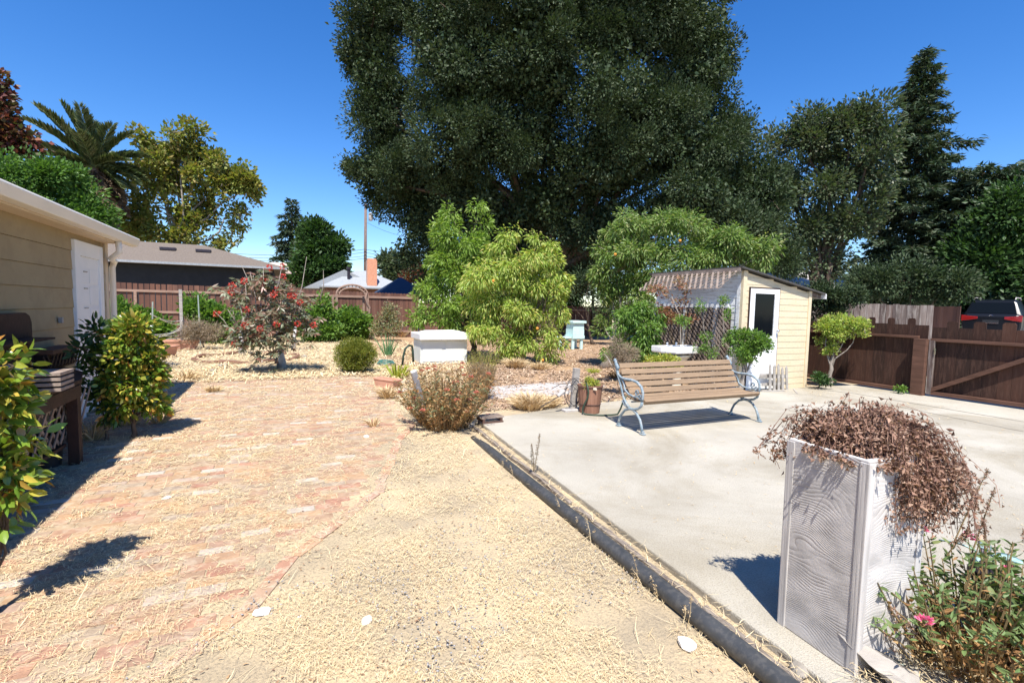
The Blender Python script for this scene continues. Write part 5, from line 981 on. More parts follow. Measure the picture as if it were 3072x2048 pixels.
seedstalks('dry_seed_stalks', 'thin dry seed stalks rising over the pink flowered plant', [((2.95, 1.2, .5), atd(2965, 1405, 3.3)), ((3.0, 1.15, .45), atd(2985, 1460, 3.3)), ((3.05, .85, .1), atd(3068, 1590, 3.1)), ((2.9, 1.2, .45), atd(2905, 1590, 3.15)), ((3.0, 1.1, .45), atd(2950, 1560, 3.15)), ((2.62, 1.12, .1), atd(2640, 1790, 2.75)), ((2.58, 1.16, .02), atd(2600, 1850, 2.72))])

# ============================================================ TALL PLANTER WITH DEAD PLANT
pc = V(2.495, 1.42, 0); ang = math.atan2(-.41, -.03)
ux = V(cos(ang), sin(ang), 0); uy = V(-ux.y, ux.x, 0)          # ux: left corner -> near corner; uy: away to the right
PT = empty('tall_planter', tuple(pc), 'tall square grey wood grain concrete planter standing on the patio', 'planter')
def wg(name, vert, k=230.0, warp=.30, nsc=2.0):
    m_ = bpy.data.materials.new(name); m_.use_nodes = True; t = m_.node_tree; N = t.nodes; L_ = t.links; b = N['Principled BSDF']; b.inputs['Roughness'].default_value = .85
    tc = N.new('ShaderNodeTexCoord'); mp = N.new('ShaderNodeMapping'); mp.inputs['Scale'].default_value = (1, 1, 1.6) if not vert else (6, 6, .35); L_.new(tc.outputs['Object'], mp.inputs[0])
    def ns(s, d): n = N.new('ShaderNodeTexNoise'); n.inputs['Scale'].default_value = s; n.inputs['Detail'].default_value = d; L_.new(mp.outputs[0], n.inputs['Vector']); return n
    def mt(op, a, c): 
        n = N.new('ShaderNodeMath'); n.operation = op
        for i_, q in enumerate((a, c)):
            if q is None: continue
            if isinstance(q, (int, float)): n.inputs[i_].default_value = q
            else: L_.new(q, n.inputs[i_])
        return n.outputs[0]
    sp_ = N.new('ShaderNodeSeparateXYZ'); L_.new(tc.outputs['Object'], sp_.inputs[0])
    base = sp_.outputs[2] if not vert else mt('ADD', mt('MULTIPLY', sp_.outputs[0], 1.0), mt('MULTIPLY', sp_.outputs[1], .8))
    g = mt('ADD', base, mt('MULTIPLY', ns(nsc, 1.5).outputs[0], warp)); w = mt('SINE', mt('MULTIPLY', g, k), None); w01 = mt('ADD', mt('MULTIPLY', w, .5), .5)
    amp = N.new('ShaderNodeMapRange'); amp.inputs['From Min'].default_value = .38; amp.inputs['From Max'].default_value = .62; L_.new(ns(5.5, 3).outputs[0], amp.inputs['Value'])
    w3 = mt('SUBTRACT', 1.0, mt('MULTIPLY', mt('SUBTRACT', 1.0, mt('POWER', w01, .35)), mt('ADD', .15, amp.outputs[0])))
    r = N.new('ShaderNodeValToRGB'); r.color_ramp.elements[0].color = (.44, .42, .40, 1); r.color_ramp.elements[1].color = (.64, .61, .58, 1); r.color_ramp.elements[0].position = .35; r.color_ramp.elements[1].position = .65; L_.new(ns(7, 6).outputs[0], r.inputs[0])
    r2 = N.new('ShaderNodeValToRGB'); r2.color_ramp.elements[0].color = (.74, .71, .69, 1); r2.color_ramp.elements[1].color = (1, 1, 1, 1); r2.color_ramp.elements[1].position = .5; L_.new(w3, r2.inputs[0])
    mx = N.new('ShaderNodeMixRGB'); mx.blend_type = 'MULTIPLY'; mx.inputs[0].default_value = .9; L_.new(r.outputs[0], mx.inputs[1]); L_.new(r2.outputs[0], mx.inputs[2]); L_.new(mx.outputs[0], b.inputs['Base Color'])
    h = mt('ADD', w3, mt('MULTIPLY', ns(45, 6).outputs[0], .9)); bp_ = N.new('ShaderNodeBump'); bp_.inputs['Strength'].default_value = .55; bp_.inputs['Distance'].default_value = .002; L_.new(h, bp_.inputs['Height']); L_.new(bp_.outputs[0], b.inputs['Normal']); return m_
GR1 = wg('woodgrain_panel', False, 400.0, .34, 2.3); GR2 = wg('woodgrain_frame', True, 420.0, .05, 2.0)
def pp(a, b, z, s): return pc+ux*a*s+uy*b*s+V(0, 0, z)
hb, ht, HT = .200, .203, .972
def sc_(z): return hb+(ht-hb)*z/HT
mb = MB()
o_ = [[pc+ux*a*(sc_(z)-.004)+uy*b*(sc_(z)-.004)+V(0, 0, z) for a, b in ((-1, -1), (1, -1), (1, 1), (-1, 1))] for z in (.0, HT)]
i_ = [[pc+ux*a*.165+uy*b*.175+V(0, 0, z) for a, b in ((-1, -1), (1, -1), (1, 1), (-1, 1))] for z in (HT, HT-.06)]
rings = [o_[0], o_[1], i_[0], i_[1]]; vs = [v for r_ in rings for v in r_]; fs = [(i*4+k, i*4+(k+1) % 4, i*4+4+(k+1) % 4, i*4+4+k) for i in range(3) for k in range(4)]+[(3, 2, 1, 0), (12, 13, 14, 15)]
mb.add(vs, fs); mb.build('body', GR1, PT, bevel=.006)
mb = MB()
for (ax, sgn) in ((0, 1), (0, -1), (1, 1), (1, -1)):
    for e in (-1, 1):
        pts_ = []
        for z in (.0, HT-.012):
            s = sc_(z)
            for u in (e*1.0, e*.80):
                pts_.append((u*s, sgn*s, z))
        P4 = [pts_[0], pts_[1], pts_[3], pts_[2]]
        def w3(q, off): 
            a, b, z = q; b2 = b+off*sgn
            return pc+(ux*a+uy*b2 if ax == 0 else ux*b2+uy*a)+V(0, 0, z)
        mb.add([w3(q, -.006) for q in P4]+[w3(q, .0005 if ax == 0 else .0015) for q in P4], [(0, 1, 2, 3), (4, 5, 6, 7), (0, 1, 5, 4), (1, 2, 6, 5), (2, 3, 7, 6), (3, 0, 4, 7)])
mb.build('corner_plank', GR2, PT, bevel=.0015)
mb = MB(); s = .166; mb.quad(*[pc+ux*a*s+uy*b*s+V(0, 0, HT-.05) for a, b in ((-1, -1), (1, -1), (1, 1), (-1, 1))]); mb.build('potting_soil', M['mulch'], PT)
# dead trailing plant
DP = empty('dead_trailing_plant', (pc.x, pc.y, HT-.04), 'dry brown trailing plant heaped over and spilling down the tall planter', 'dead plant')
rn = random.Random(21); mb = MB(); P_, D_ = [], []
rgt = (uy*.9+ux*.45).normalized()
for k in range(1500):
    a = rn.random()*2*pi if rn.random() < .62 else math.atan2(rgt.y, rgt.x)+rn.gauss(0, .55); d = V(cos(a), sin(a), 0); rr = rn.random()**.5; b = pc+d*.13*rr+V(0, 0, HT-.04)
    lump = .88+.22*sin(a*3+1.1)+.16*sin(a*7+.4)+.12*sin(a*13)
    reach = (.07+.20*rn.random())*lump; fr_ = d.dot(rgt); reach *= 1+.55*max(0, fr_)
    frontish = d.dot(V(-.86, -.5, 0)) > .15
    if frontish: reach *= .42
    reach *= .9
    if d.dot(V(-.3, .95, 0)) > .5: reach *= .82
    top = (.10+.14*rn.random()+(.07 if rn.random() < .06 else 0))*(.8+.2*lump)+.03*sin(b.x*60)*cos(b.y*50); top *= 1-.35*rr
    p1 = b+d*reach*.35+V(0, 0, top); p2 = b+d*reach*.8+V(0, 0, top*.75); drop = (-.02 if frontish else (.02+.12*rn.random()**2)) if fr_ < .35 else (.04+.30*rn.random()**1.1)
    p3 = b+d*reach*(1.12+.1*rn.random())+V(rn.uniform(-.03, .03), rn.uniform(-.03, .03), -drop*.55); p4 = p3+V(rn.uniform(-.04, .04), rn.uniform(-.04, .04), -drop*.45)
    jit = lambda p: p+V(rn.gauss(0, .012), rn.gauss(0, .012), rn.gauss(0, .01))
    pts_ = [b, jit(p1), jit(p2), jit(p3), p4]; sm = []
    for i in range(4):
        for t_ in (0, .5): sm.append(pts_[i].lerp(pts_[i+1], t_)+V(rn.gauss(0, .004), rn.gauss(0, .004), rn.gauss(0, .004)))
    sm.append(pts_[4]); mb.tube(sm, .0014, 3, cap=False)
    for j in range(26):
        s = .2+.8*rn.random(); q = s*(len(sm)-1); i = int(min(q, len(sm)-2)); p = sm[i].lerp(sm[i+1], q-i)+V(rn.gauss(0, .011), rn.gauss(0, .011), rn.gauss(0, .009)); P_.append(tuple(p)); D_.append(tuple(rdir(1)[0]+np.array([0, 0, -.4])))
mb.build('stems', M['drystem'], DP); v, f = leaves(np.array(P_), np.array(D_), .018, .011, up=0, fold=.6, lv=.85); npmesh('dead_leaves', v, f, M['deadplant'], DP)

# driftwood, stones at the planter foot
def blob(name, label, cat, c, s, mt, seed=1, rot=0, n=3, rough=.18, group=None):
    bm = bmesh.new(); bmesh.ops.create_icosphere(bm, subdivisions=n, radius=1); rn = random.Random(seed); k1, k2, k3 = [V(*rdir(1)[0])*rn.uniform(2, 4) for _ in range(3)]
    for v in bm.verts:
        f = 1+rough*sin(k1.dot(v.co)*1.3+1)+rough*.7*sin(k2.dot(v.co)*2.1)+rough*.4*sin(k3.dot(v.co)*4); v.co = V(v.co.x*s[0]*f, v.co.y*s[1]*f, v.co.z*s[2]*f)
    me = bpy.data.meshes.new(name); bm.to_mesh(me); bm.free(); o = link(name, me, M[mt], smooth=True); o.location = c; o.rotation_euler.z = rot; return tag(o, label, cat, group)
p = gp(2560, 2045, 0); a_ = gp(2475, 1905, .1); 
mb = MB(); e_ = V(2.43, 1.08, .02); f_ = V(2.30, 1.33, .15)
vs = []; n = 9
for i in range(n+1):
    t_ = i/n; c_ = e_.lerp(f_, t_); wd = .085*(1-t_)**.6+.012; th = .035*(1-t_)+.01; dn = (f_-e_).normalized(); sd = dn.cross(V(0, 0, 1)).normalized(); un = sd.cross(dn)
    for k in range(8):
        a = 2*pi*k/8; jj = 1+.22*sin(k*2.7+i*.6)+.1*sin(i*2.2+k); vs.append(c_+sd*wd*cos(a)*jj+un*th*sin(a)*jj)
mb.add(vs, [(i*8+k, i*8+(k+1) % 8, i*8+8+(k+1) % 8, i*8+8+k) for i in range(n) for k in range(8)]+[tuple(range(8))[::-1], tuple(n*8+k for k in range(8))])
tag(mb.build('driftwood', M['greywood'], smooth=False), 'splintered grey driftwood piece leaning at the foot of the tall planter', 'driftwood')
p = gp(2400, 2025); blob('rock', 'brown rounded rock beside the driftwood at the bottom edge', 'rock', (p.x, p.y, GZ+.03), (.04, .035, .03), 'rock', 3)
p = gp(2655, 2010, 0); blob('flat_stone', 'flat greenish stone at the bottom edge right of the driftwood', 'rock', (p.x+.02, p.y-.03, .015), (.075, .055, .018), 'greenstone', 5, .4)
# garden ornament with verdigris wings
g0 = gp(2925, 1880, 0); GO = empty('whirligig', (g0.x, g0.y, 0), 'dark metal garden whirligig with verdigris blades among the pink flowers', 'garden ornament')
hc = g0+V(0, 0, .40)
mb = MB(); mb.box((g0.x-.025, g0.y-.025, 0), (g0.x+.025, g0.y+.025, .30)); mb.build('post', M['ironblack'], GO, bevel=.006)
mb = MB(); mb.lathe([(.052, .295), (.05, .315), (.038, .345), (.022, .375), (.012, .39), (.01, .42)], (g0.x, g0.y, 0), 20); mb.build('bell', M['ironblack'], GO, smooth=True)
for k in range(4):
    a = k*pi/2+.25; d = V(cos(a), sin(a), 0); s_ = V(-d.y, d.x, .35).normalized(); mb = MB(); vs = []
    for i in range(9):
        t_ = i/8; w_b = .026*sin(pi*min(1, t_*1.05+.02))**.7+.003; c_ = hc+d*(.02+.15*t_)+V(0, 0, .012*sin(t_*pi)); vs += [c_-s_*w_b, c_+V(0, 0, -.006), c_+s_*w_b, c_+V(0, 0, .004)]
    mb.add(vs, [(i*4+j, i*4+(j+1) % 4, i*4+4+(j+1) % 4, i*4+4+j) for i in range(8) for j in range(4)]+[(3, 2, 1, 0), (32, 33, 34, 35)]); mb.build('blade', M['verdigris'], GO, smooth=True)

# ============================================================ REST OF THE GARDEN
def tuft(name, label, cat, c, r_, h, n, mt, L=.1, W=.006, up=.9, droop=.2, group=None):
    r = empty(name, tuple(c), label, cat, group) ; a = RNG.random(n)*2*pi; q = RNG.random(n)**.5*r_
    P = np.stack([c[0]+np.cos(a)*q*.5, c[1]+np.sin(a)*q*.5, np.full(n, c[2])+0*a], 1); D = np.stack([np.cos(a)*q/r_*.7+RNG.normal(0, .2, n), np.sin(a)*q/r_*.7+RNG.normal(0, .2, n), np.full(n, up)], 1)
    D = nrm(D); l = h*RNG.uniform(.5, 1.1, n)[:, None]; S = nrm(np.cross(D, rdir(n)))*W; mid = P+D*l*.6; tip = P+D*l+np.array([0, 0, -1.])*droop*l+np.stack([np.cos(a), np.sin(a), 0*a], 1)*droop*l*.8
    Vt = np.stack([P-S, P+S, mid+S*.9, mid-S*.9, tip+S*.15, tip-S*.15], 1).reshape(-1, 3); i = np.arange(n)[:, None]*6; F = np.concatenate([i+[[0, 1, 2, 3]], i+[[3, 2, 4, 5]]], 1).reshape(-1, 4)
    npmesh('blades', Vt, F, M[mt], r); return r
# castor plant with star leaves
def star_leaves(P, N, R, W, k=7):
    n = len(P); N = nrm(N); A = nrm(np.cross(N, rdir(n))); B = np.cross(N, A); Ps, Ds = [], []
    for j in range(k):
        a = (j-(k-1)/2)*.72; Ps.append(P); Ds.append(A*cos(a)+B*sin(a)-N*.12)
    Pn = np.concatenate(Ps); Dn = np.concatenate(Ds); v, f = leaves(Pn, Dn, R, W, up=0, fold=.15, lv=.15)
    # share each star's centre so it is one island
    return v, f
CL = PL(12.6, (790, 850, 60, 36), (720, 880, 40, 36), (850, 880, 60, 40), (730, 950, 60, 40), (810, 940, 80, 45), (900, 930, 44, 44), (760, 1010, 60, 36), (850, 1010, 70, 34), (920, 980, 30, 30), (820, 1075, 40, 18), (690, 960, 24, 30))
cb = gp(835, 1105); r = empty('castor_bean_plant', tuple(cb), 'sprawling castor plant with dark red star leaves and red seed clusters', 'plant')
CL = [(c_, a_*1.2, b_*1.15) for c_, a_, b_ in CL]; P, D, CC = cloud(CL, 140, 3, .34, .5); v, f = star_leaves(P, D*.5+np.array([0, -.4, .9]), .15, .048); npmesh('foliage', v, f, M['castor'], r)
mb = MB(); limbs(mb, tuple(cb), .035, .35, CL, CC, 130, twig=.008, seed=5)
for a, b in (((735, 1000), (735, 830)), ((770, 960), (750, 815)), ((815, 900), (845, 800)), ((880, 950), (920, 770)), ((690, 990), (640, 930)), ((960, 900), (970, 810)), ((780, 900), (790, 800)), ((760, 900), (722, 790))): mb.tube([aty(*a, 12.4), aty((a[0]+b[0])/2+6, (a[1]+b[1])/2, 12.4), aty(*b, 12.4)], [.014, .01, .004], 5)
mb.build('trunk', M['greybark'], r, smooth=True)
rn = random.Random(2)
for k, (x, y) in enumerate([(808, 803), (850, 830), (732, 842), (696, 856), (828, 870), (695, 878), (820, 885), (870, 888), (900, 905), (738, 930), (893, 970), (780, 985), (830, 975), (940, 975), (704, 1030), (846, 800), (790, 842), (880, 888), (735, 975), (650, 940)]):
    c = atd(x, y, 12.2+rn.uniform(-.3, .3)); u = rdir(40); v, f = leaves(np.array(c)+u*.04, u, .045, .035); npmesh('seed_cluster', v, f, M['red'], r)
# whitewashed young trunks
for i, (x0, y0, x1, y1, w) in enumerate([(727, 1066, 722, 988, .09), (848, 1104, 838, 1018, .085), (880, 1050, 886, 975, .07)]):
    b = gp(x0, y0); t = aty(x1, y1, b.y); T_ = tree('young_fruit_tree', ['whitewashed young trunk at the left of the castor plant, in the ring bed', 'whitewashed young trunk in front of the castor plant', 'whitewashed young trunk at the right behind the castor plant'][i], 'tree', tuple(b), .02, .1, [(np.array([t.x, t.y, t.z+.35]), .35, .25)], 'midgreen', 16, 10, .14, .08, .04, trunk=False)[0]
    mb = MB(); mb.tube([b, b.lerp(t, .5), t], [w*1.3, w*.8, w*.6], 9); mb.build('trunk', M['painted_bark'], T_, smooth=True)
    mb = MB()
    for k in range(5): a = k*1.3; mb.tube([t, t+V(.2*cos(a), .2*sin(a), .3), t+V(.35*cos(a+.3), .35*sin(a+.3), .6)], [w*.4, w*.25, .006], 5)
    mb.build('branch', M['greybark'], T_, smooth=True)
# ring bed border
c = gp(715, 1075); mb = MB(); c = V(c.x+.25, c.y, 0)
mb.tube([(c.x+1.35*cos(a*pi/14), c.y+1.35*sin(a*pi/14), GZ+.03+.03*sin(a*1.7)) for a in range(29)], .05, 6); tag(mb.build('ring_bed_border', M['brownwall']), 'low brown ring edging round the whitewashed trunk bed', 'edging')
for i, (x, y, s) in enumerate([(670, 1100, .12), (735, 1112, .10), (910, 1072, .12), (640, 1115, .08)]):
    p = gp(x, y); blob('rock', ['grey rock in the straw in front of the ring bed', 'dark rock right of the first grey rock', 'grey rock right of the castor plant', 'small rock left of the ring bed'][i], 'rock', (p.x, p.y, GZ+.03), (s, s*.8, s*.4), 'rock', i+50, i)
# grape vines along the far fence
for i, (lab, rows) in enumerate([('leafy vine mass against the fence right beside the house corner', [(345, 935, 30, 24), (400, 965, 60, 28), (340, 970, 36, 36), (450, 990, 56, 22), (480, 1012, 44, 12)]),
        ('leafy vine on the fence between the green stakes and the castor plant', [(600, 920, 26, 18), (630, 955, 46, 30), (580, 930, 20, 14), (680, 970, 40, 30), (660, 1000, 34, 18)]),
        ('leafy vine on the fence between the castor plant and the arbor', [(930, 970, 36, 28), (970, 955, 28, 26), (975, 990, 40, 22), (940, 1000, 40, 18), (965, 915, 10, 22)]),
        ('dense green shrub filling the arbor opening', [(1040, 960, 40, 26), (1070, 965, 36, 28), (1030, 990, 34, 22), (1075, 995, 34, 20)])]):
    D = [21, 22, 22.5, 23.5][i]; T('grape_vine', lab, D, (rows[1][0], 1015), .05, .4, PL(D, *rows), mat_='vinegreen', ncl=150, per=46, cr=.40, L=.14, W=.12, nt=30, cat='vine' if i < 3 else 'shrub', group='leafy vines on the back fence', rad_mode=.7, twig=.012)
T('rose_bush', 'thin grey green bush against the fence right of the arbor', 22.5, (1165, 1010), .03, .4, PL(22.5, (1140, 960, 20, 40), (1170, 930, 24, 20), (1185, 965, 30, 36), (1150, 990, 34, 20)), mat_='greygreen', ncl=90, per=26, cr=.26, L=.10, W=.05, nt=40, cat='bush', twig=.01)
T('dry_bush', 'grey brown dry bush in the middle distance left of the castor plant', 19.5, (610, 1020), .03, .3, PL(19.5, (590, 985, 40, 20), (620, 1000, 50, 24), (570, 1005, 34, 16)), mat_='brushgrey', ncl=110, per=40, cr=.25, L=.14, W=.012, nt=40, cat='bush', twig=.01)
# stakes and cords
for i, (x, y0, y1, yb, w, mt, lab) in enumerate([(450, 1000, 905, 17.5, .035, 'greenstone', 'green metal stake nearest the house corner'), (543, 1028, 868, 19.5, .09, 'greywood', 'tall square wooden stake between the two green stakes'), (596, 975, 885, 21, .04, 'greenstone', 'green metal stake right of the wooden stake')]):
    b = aty(x+4, y0, yb); t = aty(x-(2 if i else -8), y1, yb); b.z = GZ; mb = MB(); mb.bar(b, t, w, w*.6, (0, 1, 0)); tag(mb.build('trellis_stake', M[mt]), lab, 'stake', 'stakes in the far garden')
CDS = empty('string_line', tuple(aty(500, 980, 18)), 'slack pale cords strung between the three garden stakes', 'cord')
for i, (a, b, s) in enumerate([((452, 940, 17.5), (540, 962, 19.4), .1), ((452, 942, 17.5), (538, 975, 19.4), .05), ((545, 962, 19.4), (598, 966, 21), .05), ((455, 1002, 17.5), (545, 980, 19.4), .1), ((455, 1003, 17.5), (548, 1003, 19.4), .05), ((470, 1018, 17.5), (546, 1012, 19.4), .02), ((470, 1012, 17), (560, 978, 20), .05)]):
    mb = MB(); p, q = aty(*a), aty(*b); mb.tube([p.lerp(q, j/8)-V(0, 0, s*4*(j/8)*(1-j/8)) for j in range(9)], .011, 5)
    mb.build('cord', M['cord'], CDS)
# terracotta troughs
def trough(p, lx, ly, h, rot, label, mt='terracotta'):
    r = empty('planter_trough', tuple(p), label, 'planter', 'terracotta planter troughs'); c, s = cos(rot), sin(rot)
    def w(x, y, z): return V(p[0]+x*c-y*s, p[1]+x*s+y*c, p[2]+z)
    def ring(a, b, z): return [w(-a, -b, z), w(a, -b, z), w(a, b, z), w(-a, b, z)]
    rs = [ring(lx*.40, ly*.38, 0), ring(lx*.47, ly*.46, h*.84), ring(lx*.5, ly*.5, h*.85), ring(lx*.5, ly*.5, h), ring(lx*.45, ly*.42, h), ring(lx*.43, ly*.40, h*.8)]
    mb = MB(); mb.add([v for q in rs for v in q], [(i*4+k, i*4+(k+1) % 4, i*4+4+(k+1) % 4, i*4+4+k) for i in range(5) for k in range(4)]+[(3, 2, 1, 0)]); mb.build('trough', M[mt], r, bevel=.006)
    mb = MB(); mb.quad(*ring(lx*.44, ly*.41, h*.82)); mb.build('potting_soil', M['terracotta'], r)
p = gp(1175, 1168); trough((p.x-.05, p.y+.15, GZ), .58, .24, .20, .85-pi/2-.3, 'terracotta coloured trough beside the clipped boxwood ball')
p = gp(545, 1048); trough((p.x, p.y, GZ), 1.0, .45, .32, .25, 'far terracotta trough near the cords and wooden stake')
p = gp(485, 1072); trough((p.x, p.y, GZ), .8, .5, .32, 1.2, 'terracotta trough nearest the house corner, half hidden by the camellia')
p = gp(640, 1025); mb = MB(); mb.box((p.x-.3, p.y, GZ), (p.x+.55, p.y+.4, .35), Matrix.Rotation(.02, 4, 'Z')); tag(mb.build('tree_stump', M['greybark'], bevel=.06), 'cut log block lying below the vines left of the castor plant', 'log')
p = gp(610, 1025); mb = MB(); mb.box((p.x-.2, p.y, GZ), (p.x+.15, p.y+.2, .22)); tag(mb.build('brick_block', M['terracotta'], bevel=.02), 'pinkish block standing beside the cut log', 'block')
p = gp(1195, 1153); mb = MB(); mb.tube([(p.x-.1, p.y, GZ+.03), (p.x+.25, p.y-.02, GZ+.04)], .028, 8); tag(mb.build('short_log', M['greybark']), 'short stick of wood lying right of the near terracotta trough', 'log')
p = gp(1200, 1178)
for i in range(3): blob('white_rock', ['rough white rock right of the near trough', 'second white rock touching the leaning stake plant', 'white rock third from the trough'][i], 'stone', (p.x+i*.14-.05, p.y+.02*i, GZ+.03), (.09, .06, .05), 'white_stone', 60+i, i, group='white rocks by the trough')
# leaning weathered stake
a_, b_ = gp(1283, 1275), aty(1240, 1112, 6.15); mb = MB(); mb.bar(a_, b_, .075, .045, (0, -1, .2)); tag(mb.build('leaning_stake', M['painted_bark'], bevel=.01), 'peeling whitish stake leaning left in front of the red flowered shrub', 'stake')
a_, b_ = gp(1318, 1290), aty(1345, 1195, 6.0)
# grate / pallet and coals at patio corner
p = gp(1465, 1262, 0); PG = empty('wooden_grate', (p.x, p.y, 0), 'small rusty slatted grate lying on the patio corner', 'grate')
Mx = Matrix.Translation((2.60, 6.28, 0)) @ Matrix.Rotation(.06, 4, 'Z')
for k in range(5):
    mb = MB(); mb.box((-.17, -.10+k*.045, .065), (.17, -.10+k*.045+.03, .085), Mx); mb.build('slat', M['lattice'], PG)
mb = MB(); mb.box((-.15, -.10, .02), (-.12, .12, .065), Mx); mb.box((.12, -.10, .02), (.15, .12, .065), Mx); mb.box((-.16, -.11, .0), (.16, -.09, .02), Mx); mb.build('frame', M['hoop'], PG)
for i, (dx, dy) in enumerate([(-.28, .1), (-.3, -.06), (-.2, .25), (.1, .3)]): blob('rock', ['dark stone left of the slatted grate', 'pale stone at the tip of the edging timber', 'black stone behind the slatted grate', 'reddish stone behind the slatted grate'][i], 'rock', (2.6+dx, 6.28+dy, .0), (.07, .05, .045), ['ironblack', 'rock', 'ironblack', 'terracotta'][i], 80+i, i)
# white cabinet with lid
c0 = gp(1238, 1092); WX0, WX1, WY = 3.42, 4.78, 13.35
WB = empty('garden_cabinet', ((WX0+WX1)/2, WY+.4, GZ), 'white plastic storage cabinet with overhanging lid behind the red flowered shrub', 'storage box')
mb = MB(); mb.box((WX0, WY, GZ), (WX1, WY+.8, .70)); mb.build('body', M['boxwhite'], WB, bevel=.01)
mb = MB(); mb.prism([(WX0-.05, WY-.15, .64), (WX1+.06, WY-.15, .64), (WX1+.07, WY-.15, .82), (WX0-.06, WY-.15, .82)], (0, 1.04, 0)); mb.prism([(WX0-.02, WY-.04, .821), (WX1+.02, WY-.04, .821), (WX1-.2, WY+.2, .88), (WX0+.3, WY+.2, .87)], (0, .55, 0)); ld = mb.build('lid', M['white'], WB, bevel=.02)
mb = MB(); mb.box((WX0+.55, WY-.154, .645), (WX0+.556, WY-.148, .815)); mb.build('seam', M['greywood'], ld)
for a in (.06, .72):
    mb = MB(); mb.box((WX0+a, WY-.012, GZ+.08), (WX0+a+.56, WY-.002, .60)); mb.build('door', M['boxwhite'], WB, bevel=.012)
mb = MB(); mb.box((WX0-.5, WY+.3, .55), (WX0-.09, WY+1.1, .80)); 
# light blue hive / table
p = gp(1735, 1048); hx, hy = p.x, p.y; HV = empty('beehive', (hx, hy, GZ), 'pale mint beehive box on a low leg stand behind the peach trees', 'beehive')
mb = MB(); mb.box((hx-.28, hy-.02, .52), (hx+.24, hy+.55, .76)); mb.box((hx-.27, hy-.01, .762), (hx+.23, hy+.54, 1.0)); mb.box((hx-.30, hy-.04, .38), (hx+.26, hy+.6, .515)); mb.build('hive_body', M['mint'], HV, bevel=.008)
mb = MB(); mb.box((hx-.33, hy-.08, 1.004), (hx+.30, hy+.64, 1.10)); mb.build('lid', M['mint'], HV, bevel=.01)
mb = MB(); mb.box((hx-.9, hy+.02, .40), (hx-.31, hy+.5, .45)); mb.build('shelf', M['mint'], HV)
for a, b in ((-.24, .05), (.16, .05), (-.8, .1), (.16, .5), (-.24, .5)):
    mb = MB(); mb.box((hx+a-.06, hy+b-.04, GZ), (hx+a+.05, hy+b+.04, .395)); mb.build('leg', M['mint'], HV)
p = gp(1718, 955, .9); 
# leek, yellow strap plant, hoses
c = gp(1163, 1068); tuft('spiky_plant', 'upright green leek like blades right of the boxwood ball', 'plant', (c.x, c.y, GZ), .22, .75, 34, 'leek', W=.018, up=1.6, droop=.05)
c = gp(1190, 1135); tuft('strap_leaf_plant', 'drooping pale yellow strap leaved plant behind the near trough', 'plant', (c.x, c.y, GZ), .3, .55, 50, 'yelgreen', W=.016, up=.9, droop=.45)
mb = MB(); mb.tube([aty(1207, 1095, 9.5), aty(1210, 1068, 9.5), aty(1216, 1045, 9.5), aty(1226, 1036, 9.5), aty(1236, 1038, 9.6), aty(1238, 1052, 9.6), aty(1240, 1085, 9.6)], .022, 8); tag(mb.build('black_hose', M['hose'], smooth=True), 'dark arching hose left of the white cabinet', 'hose')
c = gp(1158, 1095); mb = MB(); mb.tube([(c.x+.25*cos(i*.5)*(1-.01*i), c.y+.25*sin(i*.5), GZ+.03+.003*i) for i in range(34)], .014, 6); tag(mb.build('coiled_hose', M['bluehose'], smooth=True), 'teal garden hose coiled on the ground by the boxwood ball', 'hose')
# grass tufts
for i, (x, y, r_, h, n, mt) in enumerate([(1590, 1225, .42, .34, 800, 'drygrass'), (1640, 1218, .3, .24, 500, 'drygrass'), (1545, 1105, .34, .38, 600, 'drygrass'), (1620, 1110, .3, .3, 400, 'drygrass'), (1160, 1195, .16, .30, 260, 'drygrass'), (1240, 1185, .12, .2, 150, 'drygrass'), (640, 1175, .2, .15, 200, 'drygrass'), (1740, 1190, .3, .12, 300, 'drygrass'), (1950, 1180, .4, .12, 400, 'drygrass'), (480, 1270, .12, .30, 120, 'drygrass'), (1080, 1060, .8, .35, 500, 'drygrass'), (1200, 1010, .8, .5, 600, 'drygrass'), (560, 1140, .25, .3, 160, 'drygrass'), (390, 1275, .1, .35, 90, 'drygrass'), (280, 1320, .12, .35, 80, 'drygrass'), (1120, 1280, .07, .2, 60, 'drygrass'), (1780, 1120, .2, .2, 140, 'yelgreen'), (1855, 1135, .35, .25, 200, 'drybrown')]):
    c = gp(x, y); lab = ['large tan grass clump at the patio edge left of the fallen path light', 'smaller tan clump just left of the grey post', 'pale dry tuft under the yellow peach tree', 'pale dry tuft right of that tree\'s trunk', 'dry upright tuft in front of the near trough', 'small dry tuft between trough and leaning stake', 'low dry tuft on the far bricks', 'thin straw tuft behind the barrel planter', 'straw tuft along the patio behind the bench', 'dry stalks at the foot of the sunlit camellia', 'dry tall grass behind the boxwood ball', 'dry tall grass below the rose bush', 'dry stalks in front of the far bricks', 'dry stalks in the shade of the camellia', 'dry stalks beside the potting bench leg', 'sprig growing between the bricks', 'green sprig behind the barrel planter', 'brown dry tuft left of the bench back'][i]
    tuft('grass_tuft', lab, 'grass tuft', (c.x, c.y, GZ), r_, h, n, mt, W=.0035+.00025*c.y, up=.8, group='dry grass tufts')
rn = random.Random(31); sp = []
for k in range(26):          # weeds by the pipe
    y = 1.35+rn.random()*4.3; x = 1.88+rn.uniform(-.03, .05)+(y-1.3)*.045
    sp.append(((x, y, GZ), (x+rn.gauss(0, .03), y+rn.gauss(0, .03), GZ+rn.uniform(.09, .22))))
for k in range(16):
    a_, b_ = sp[k]; mb = MB() if k == 0 else mb; mb.tube([a_, V(*a_).lerp(V(*b_), .5)+V(.008, 0, 0), b_], [.0022, .0018, .001], 4)
